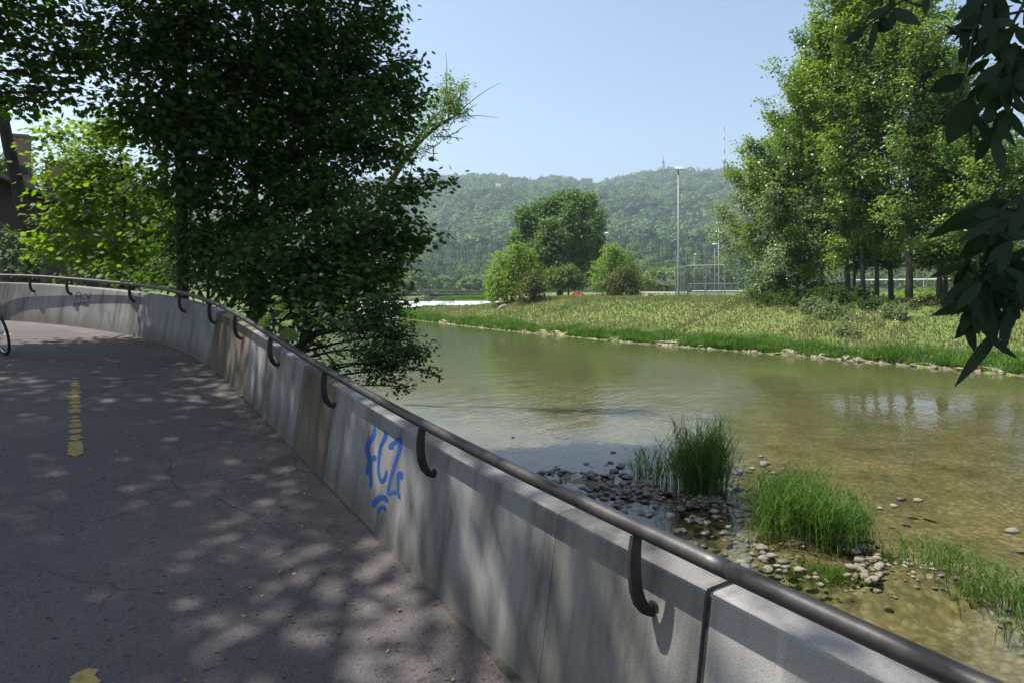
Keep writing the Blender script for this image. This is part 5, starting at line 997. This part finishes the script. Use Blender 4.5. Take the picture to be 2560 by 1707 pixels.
def grasses():
    rng = np.random.default_rng(200)
    P, o = bank_points(rng, 90000, .9, 34, 1.25); h = rng.uniform(.12, .34, len(P)) * (.6 + .8 * vnoise(P[:, 0], P[:, 1], 3., 60)); g = Geo(); blades(g, rng, P, h, .028 + .0011 * P[:, 1], rng.uniform(.1, .6, len(P)))
    tag(g.obj('meadow_grass', M['grass']), 'yellowing meadow grass covering the far slope', 'grass', kind='stuff')
    P, o = bank_points(rng, 90000, .0, 3.2, 1.5); k = vnoise(P[:, 0], P[:, 1], 1.4, 61); ok = (k + .25 * rng.random(len(P)) > .30) & (o < .55 + 3.0 * vnoise(P[:, 0], P[:, 1], 2.2, 63) * (.4 + .6 * rng.random(len(P)))); P, k = P[ok], k[ok]; h = rng.uniform(.22, .6, len(P)) * (.25 + 1.25 * k); g = Geo(); blades(g, rng, P, h, .03 + .0012 * P[:, 1], rng.uniform(.1, .75, len(P)))
    tag(g.obj('bank_grass', M['lush']), 'tall lush green grass lining the far waterline', 'grass', kind='stuff')
    n = 9000; x = rng.uniform(-19, -6, n); y = rng.uniform(165, 215, n); P = np.c_[x, y, gz(x, y)]; P = P[~inside(x, y, POLY)]; g = Geo(); blades(g, rng, P, rng.uniform(.5, 1., len(P)), np.full(len(P), .25), rng.uniform(.1, .5, len(P))); tag(g.obj('island_grass', M['lush']), 'strip of bright grass above the weir in front of the bridge', 'grass', kind='stuff')
    # pale flower heads in the meadow
    P, o = bank_points(rng, 900, 2, 16, 1.); g = Geo(); P = P[vnoise(P[:, 0], P[:, 1], 4, 62) > .6]; c = P + np.c_[0 * P[:, 0], 0 * P[:, 0], rng.uniform(.35, .6, len(P))]; leaves(g, c, rng.normal(size=c.shape) * .4 + [0, -.5, 1], rng.normal(size=c.shape), np.full(len(c), .10), T_DIA); tag(g.obj('meadow_flowers', M['bloom']), 'scattered pale flower heads in the meadow grass', 'flowers', kind='stuff')
    # rough plants on the narrow bank left of the parapet
    x = rng.uniform(-9, -1.2, 5000); y = rng.uniform(6.8, 20, 5000); d = sdist(x, y, LEFT); ok = ~inside(x, y, POLY) & (d < 2.6) & (d > .05) & (np.array([((xx - FP[(k := np.argmin((FP[:, 0] - xx) ** 2 + (FP[:, 1] - yy) ** 2)), 0]) * FN[k, 0] + (yy - FP[k, 1]) * FN[k, 1]) for xx, yy in zip(x, y)]) > .5); P = np.c_[x, y, gz(x, y)][ok]; g = Geo(); blades(g, rng, P, rng.uniform(.25, .7, len(P)), np.full(len(P), .022), rng.uniform(.2, .8, len(P)), seg=3); tag(g.obj('near_bank_grass', M['lush']), 'rough grass on the narrow bank below the parapet', 'grass', kind='stuff')
grasses()
def water_pt(px, py, z=WL): d = (ZC - z) * F / (py - HY); return np.array([(px - CX) / F * d, d, z])
def reed(label, pts, n, h, leaf, seed, spread, lean=(.03, .42), leafy=True, straw=.2, wid=(.008, .016)):
    rng = np.random.default_rng(seed); root = thing('reed_clump', label, 'reeds', water_pt(*pts[0])); g, gs = Geo(), Geo(); B = np.array([water_pt(*p) for p in pts]); b = B[rng.integers(0, len(B), n)] + np.c_[rng.normal(size=(n, 2)) * spread, np.zeros(n)]; b[:, 2] = np.maximum(gz(b[:, 0], b[:, 1]) - .02, WL - .25)
    c0 = b.mean(0); dx = b[:, :2] - c0[:2]; az = np.arctan2(dx[:, 1], dx[:, 0]) + rng.normal(size=n) * .9; fall = np.exp(-(np.hypot(dx[:, 0], dx[:, 1]) / (spread * 1.9)) ** 2); H = 1.5 * h * rng.uniform(.5, 1.05, n) * (.66 + .34 * fall)
    blades(g, rng, b, H, rng.uniform(*wid, n) * 1.0, rng.uniform(lean[0], lean[1], n), seg=5, bend=.9, az=az)
    if leafy:                                     # side leaves standing off the stems
        m = n * 5; i = rng.integers(0, n, m); t = rng.uniform(.25, .9, m); a2 = rng.random(m) * 6.283; q = b[i] + np.c_[np.cos(az[i]), np.sin(az[i]), 0 * t] * (H[i] * .28 * t ** 1.9)[:, None]; q[:, 2] += H[i] * t * .93; blades(g, rng, q, rng.uniform(.12, .34, m) * min(1, h), rng.uniform(.008, .016, m), rng.uniform(.5, 1.3, m), seg=3, bend=.8, az=a2)
    g.obj('blades', M[leaf], root)
    k = int(n * straw)
    if k: bb = b[:k] + np.c_[rng.normal(size=(k, 2)) * spread * .3, np.zeros(k)]; blades(gs, rng, bb, H[:k] * rng.uniform(.2, .55, k), rng.uniform(.006, .012, k), rng.uniform(.4, 1.3, k), seg=3, az=az[:k]); gs.obj('dry_stalks', M['straw'], root)
reed('tall dark shaded reed clump in the shallows', [(1740, 1232), (1715, 1218), (1765, 1235), (1785, 1232), (1755, 1215)], 560, 1.12, 'blade', 211, .14, straw=.12)
reed('thin upright reed sprig left of the dark reed clump', [(1605, 1182), (1615, 1190), (1640, 1200), (1665, 1212)], 90, .80, 'blade', 212, .09, straw=.35)
reed('broad bright green reed clump on the gravel spit', [(1960, 1345), (1925, 1340), (2010, 1352), (2060, 1360), (2100, 1362), (2040, 1330), (1985, 1320), (2120, 1345), (1930, 1310)], 720, .86, 'blade', 213, .14, lean=(.05, .45), straw=.22)
reed('short mossy grass tuft in front of the broad reed clump', [(2040, 1400), (2080, 1410), (2000, 1395), (2110, 1412)], 700, .16, 'lush', 214, .13, lean=(.2, .9), leafy=False, straw=.3)
reed('sparse reed sprigs between the broad clump and the right edge', [(2230, 1385), (2270, 1400), (2310, 1420), (2250, 1370), (2345, 1405)], 60, .42, 'blade', 215, .15, lean=(.1, .7), straw=.35)
reed('bushy reed clump at the right edge of the shallows', [(2440, 1475), (2490, 1490), (2540, 1510), (2470, 1440), (2530, 1470), (2580, 1530), (2400, 1440), (2560, 1560)], 230, .44, 'blade', 216, .12, lean=(.1, .6), straw=.2)
reed('low reed tuft trailing in the water left of the right edge clump', [(2370, 1440), (2400, 1460), (2350, 1430)], 36, .32, 'blade', 217, .12, lean=(.3, 1.), straw=0)
def rocks():
    rng = np.random.default_rng(230); P = []
    for k in range(7):
        g = Geo(); nu, nv = 12, 8; u = np.linspace(0, 2 * math.pi, nu, endpoint=False); v = np.linspace(-math.pi / 2, math.pi / 2, nv)
        rr = 1 + .16 * np.sin(u[None] * 2 + k) * np.cos(v[:, None] * 2 + k) + .10 * rng.normal(size=(nv, nu)); sq = lambda c: np.sign(c) * np.abs(c) ** .8
        grid = np.stack([sq(np.cos(v))[:, None] * np.cos(u)[None] * rr, sq(np.cos(v))[:, None] * np.sin(u)[None] * rr * rng.uniform(.6, .85), np.sin(v)[:, None] * rr * rng.uniform(.36, .55) + 0 * u[None]], -1); grid[0] = grid[0].mean(0); grid[-1] = grid[-1].mean(0)
        grid = np.concatenate([grid, grid[:, :1]], 1); g.sheet(grid); P.append(g)
    return P
RK = rocks()
def cs0(l): return np.r_[0, np.cumsum(np.linalg.norm(np.diff(l, axis=0), axis=1))]
def stones():
    rng = np.random.default_rng(231); ms = {m: [g.mesh('stone', M[m], True) for g in RK] for m in ('rock', 'wet')}
    def put(px, py, w, m, label, group, sink=.3):
        p = water_pt(px, py); s = w / 2 / F * p[1]; o = link('stone', ms[m][rng.integers(0, 7)]); p[2] = max(gh(p[0], p[1]), WL - .03) + s * .5 - s * sink; o.location = [float(c) for c in p]; o.scale = (s, s, s * rng.uniform(.8, 1.15)); o.rotation_euler = (rng.normal() * .12, rng.normal() * .12, rng.random() * 6.28); tag(o, label, 'stone', group)
    W = ('dark wet stone lying in the shaded shallows', 'dark wet stones in the shaded shallows'); Dn = ('pale dry stone on the gravel spit beside the reeds', 'pale dry stones on the gravel spit')
    for px, py, w, m, lab in ((1912, 1158, 26, 'rock', 'single pale stone in open water right of the dark reed clump'), (2253, 1245, 24, 'wet', 'brown stone in open water right of the broad reed clump'), (2295, 1248, 26, 'rock', 'pale flat stone beside the brown stone in open water'), (2200, 1268, 18, 'rock', 'small pale stone left of the brown stone in open water'), (2235, 1262, 22, 'rock', 'flat stone below the brown stone in open water'), (1283, 1092, 14, 'wet', 'lone black stone in the water near the handrail'), (1564, 1120, 12, 'rock', 'small pale stone left of the thin reed sprig'), (1533, 1130, 18, 'wet', 'small dark stone up river of the shaded stones'), (1905, 1368, 34, 'rock', 'largest rounded pale stone at the left foot of the broad reed clump'), (1936, 1462, 22, 'rock', 'tip stone'), (2053, 1458, 20, 'rock', 'round white stone lying alone in clear water below the spit'), (1935, 1180, 18, 'rock', 'small pale stone behind the broad reed clump'), (2530, 1325, 36, 'rock', 'flat pale stone in the water at the right edge'), (2195, 1473, 22, 'rock', 'white stone with a rough top at the front of the spit')):
        if lab != 'tip stone': put(px, py, w, m, lab, None)
    for cx, cy, sx, sy, n, m, sz, lg in ((1400, 1180, 26, 14, 12, 'wet', (12, 26), W), (1510, 1190, 50, 16, 30, 'wet', (12, 30), W), (1560, 1220, 60, 22, 44, 'wet', (12, 34), W), (1490, 1255, 40, 24, 26, 'wet', (14, 36), W), (1620, 1255, 60, 26, 34, 'wet', (12, 34), W), (1760, 1300, 60, 34, 56, 'wet', (12, 32), W), (1840, 1250, 30, 26, 26, 'wet', (14, 32), W), (1515, 1162, 26, 5, 9, 'rock', (12, 26), Dn),
                                            (1870, 1400, 40, 18, 34, 'rock', (12, 34), Dn), (1930, 1420, 40, 14, 22, 'rock', (12, 32), Dn), (2160, 1400, 26, 22, 34, 'rock', (14, 36), Dn), (2180, 1440, 30, 10, 9, 'rock', (12, 28), Dn), (2040, 1440, 40, 10, 9, 'rock', (10, 26), Dn), (1880, 1170, 60, 30, 10, 'rock', (8, 18), Dn), (2260, 1400, 40, 16, 10, 'rock', (10, 22), Dn)):
        for _ in range(n):
            if rng.random() < .12 and m == 'wet': mm = 'rock'
            else: mm = m
            put(cx + rng.normal() * sx, cy + rng.normal() * sy, sz[0] + (sz[1] - sz[0]) * rng.random() ** 1.8, mm, lg[0], lg[1])
    # finer gravel nobody could count
    g = Geo(); n = 4200; x = rng.uniform(.2, 8.2, n); y = rng.uniform(6.5, 14.5, n); z = gz(x, y); ok = (z > WL - .20) & inside(x, y, POLY); x, y, z = x[ok], y[ok], z[ok]
    T = np.array([(1, 0, 0), (.4, .75, .1), (-.6, .6, 0), (-1, -.1, .1), (-.3, -.7, 0), (.6, -.6, .05), (.1, .05, .55)]); n = len(x); s = rng.uniform(.015, .05, n); a = rng.random(n) * 6.28; c, q = np.cos(a), np.sin(a)
    v = np.stack([x[:, None] + s[:, None] * (T[:, 0] * c[:, None] - T[:, 1] * q[:, None]), y[:, None] + s[:, None] * (T[:, 0] * q[:, None] + T[:, 1] * c[:, None]), z[:, None] + s[:, None] * T[:, 2]], -1); i0 = np.arange(n)[:, None] * 7; g.add(v, np.concatenate([i0 + np.array([[k, (k + 1) % 6, 6]]) for k in range(6)])); tag(g.obj('gravel', M['rock'], smooth=True), 'fine gravel between the stones of the spit', 'gravel', kind='stuff')
    # eroded pale bank face above the far waterline
    ss = np.arange(cs0(RIGHT)[1], cs0(RIGHT)[9], .12); cs = cs0(RIGHT); q = np.c_[np.interp(ss, cs, RIGHT[:, 0]), np.interp(ss, cs, RIGHT[:, 1])]; t = unit(np.gradient(q, axis=0)); nn = np.c_[t[:, 1], -t[:, 0]]
    hh = .06 + .34 * vnoise(ss, ss * 0, 1.1, 70) * sstep(.25, .6, vnoise(ss, ss * 0, 5., 71)); rows = []
    for f, o in ((-.5, -.10), (0., -.04), (.3, -.02), (.6, .05), (.85, .06), (1., .22), (.9, .6)):
        d = o + .16 * (vnoise(ss, ss * 0 + f * 7, .28, 72) - .5) + .10 * (vnoise(ss, ss * 0 + f * 3, .9, 73) - .5); rows.append(np.c_[q + nn * d[:, None], WL + (hh * f if f >= 0 else ss * 0 - .3)])
    g = Geo(); g.sheet(np.stack(rows, 1)); tag(g.obj('bank_edge', M['clay']), kind='structure')
    # pale rocks at the far waterline
    cm = [g.mesh('bank_rock', M['clay'], False) for g in RK]; seg = np.linalg.norm(np.diff(RIGHT, axis=0), axis=1); cs = np.r_[0, np.cumsum(seg)]
    for px in np.sort(rng.uniform(1540, 2600, 230)):
        if vnoise(np.array([px]), np.array([0.]), 40, 65)[0] < .34: continue
        ss = np.linspace(cs[1], cs[8], 800); q = np.c_[np.interp(ss, cs, RIGHT[:, 0]), np.interp(ss, cs, RIGHT[:, 1])]; k = np.argmin(np.abs(CX + F * q[:, 0] / q[:, 1] - px)); p = q[k]; s = .05 + .24 * rng.random() ** 2.4; o = link('bank_rock', cm[rng.integers(0, 7)]); o.location = (p[0] + rng.uniform(-.05, .3), p[1] + rng.uniform(-.1, .2), WL + s * rng.uniform(-.1, .45)); o.scale = (s, s, s * rng.uniform(.7, 1.3)); o.rotation_euler = (rng.normal() * .3, rng.normal() * .3, rng.random() * 6.28); tag(o, 'pale weathered rock lining the far waterline under the grass', 'rock', 'pale rocks along the far waterline')
    for px, d, s, m, lab in ((1620, 80, .55, 'wet', 'grey boulder on the meadow crest left of the tallest floodlight mast'), (1744, 76, .35, 'rock', 'small pale boulder in the grass in front of the wire ball fence'), (1257, 78, .5, 'rock', 'white boulder in the grass below the light green round tree')):
        p = gp(px, d); o = link('boulder', g2 := RK[2].mesh('boulder', M[m], True)); o.location = (p[0], p[1], p[2] + s * .3); o.scale = (s * 1.3, s, s); o.rotation_euler = (0, -.35, .4); tag(o, lab, 'boulder')
stones()

# ------------------------------------------------------------------ haze, light, camera
def haze():
    g = Geo(); g.box((0, 1330, 310), (3600, 2900, 640)); o = g.obj('haze', None or bpy.data.materials.new('hazy air')); tag(o, 'thin summer haze filling the valley air', 'haze', kind='stuff')
    m = o.data.materials[0]; m.use_nodes = True; nt = m.node_tree; nt.nodes.clear(); out = nt.nodes.new('ShaderNodeOutputMaterial'); v = nt.nodes.new('ShaderNodeVolumePrincipled'); v.inputs['Color'].default_value = (.72, .87, 1, 1); v.inputs['Density'].default_value = HAZE; v.inputs['Anisotropy'].default_value = .3; nt.links.new(v.outputs[0], out.inputs['Volume'])
HAZE = .00018
haze()
EL, SX, SY = math.radians(60), -.985, .17            # the sun stands high on the left and slightly ahead
w = bpy.data.worlds.new('World'); SC.world = w; w.use_nodes = True; nt = w.node_tree; bg = nt.nodes['Background']; sky = nt.nodes.new('ShaderNodeTexSky'); sky.sky_type = 'NISHITA'; sky.sun_disc = False; sky.sun_elevation = EL; sky.sun_rotation = math.atan2(SX, SY); sky.altitude = 430; sky.air_density = 1.0; sky.dust_density = 3.0; sky.ozone_density = .3
nt.links.new(sky.outputs[0], bg.inputs[0]); bg.inputs[1].default_value = .116
sun = bpy.data.lights.new('Sun', 'SUN'); sun.energy = 5.0; sun.angle = math.radians(.53); sun.color = (1, .955, .89); so = bpy.data.objects.new('sun', sun); COL.objects.link(so)
h = math.cos(EL); so.rotation_euler = Vector((SX / math.hypot(SX, SY) * h, SY / math.hypot(SX, SY) * h, math.sin(EL))).to_track_quat('Z', 'Y').to_euler(); so.location = (-30, 10, 60)
cam = bpy.data.cameras.new('Camera'); cam.sensor_width = 36; cam.lens = 36 * F / 2560; cam.shift_y = -(853.5 - HY) / 2560; cam.clip_start = .05; cam.clip_end = 6000
co = bpy.data.objects.new('camera', cam); COL.objects.link(co); co.location = (0, 0, ZC); co.rotation_euler = (math.pi / 2, 0, 0); SC.camera = co
SC.view_settings.view_transform = 'Standard'; SC.view_settings.look = 'None'; SC.view_settings.exposure = .86; SC.view_settings.gamma = 1
cy = SC.cycles; cy.max_bounces = 8; cy.diffuse_bounces = 3; cy.glossy_bounces = 3; cy.transmission_bounces = 4; cy.transparent_max_bounces = 12; cy.volume_bounces = 0; cy.caustics_reflective = False; cy.caustics_refractive = False; cy.sample_clamp_indirect = 6
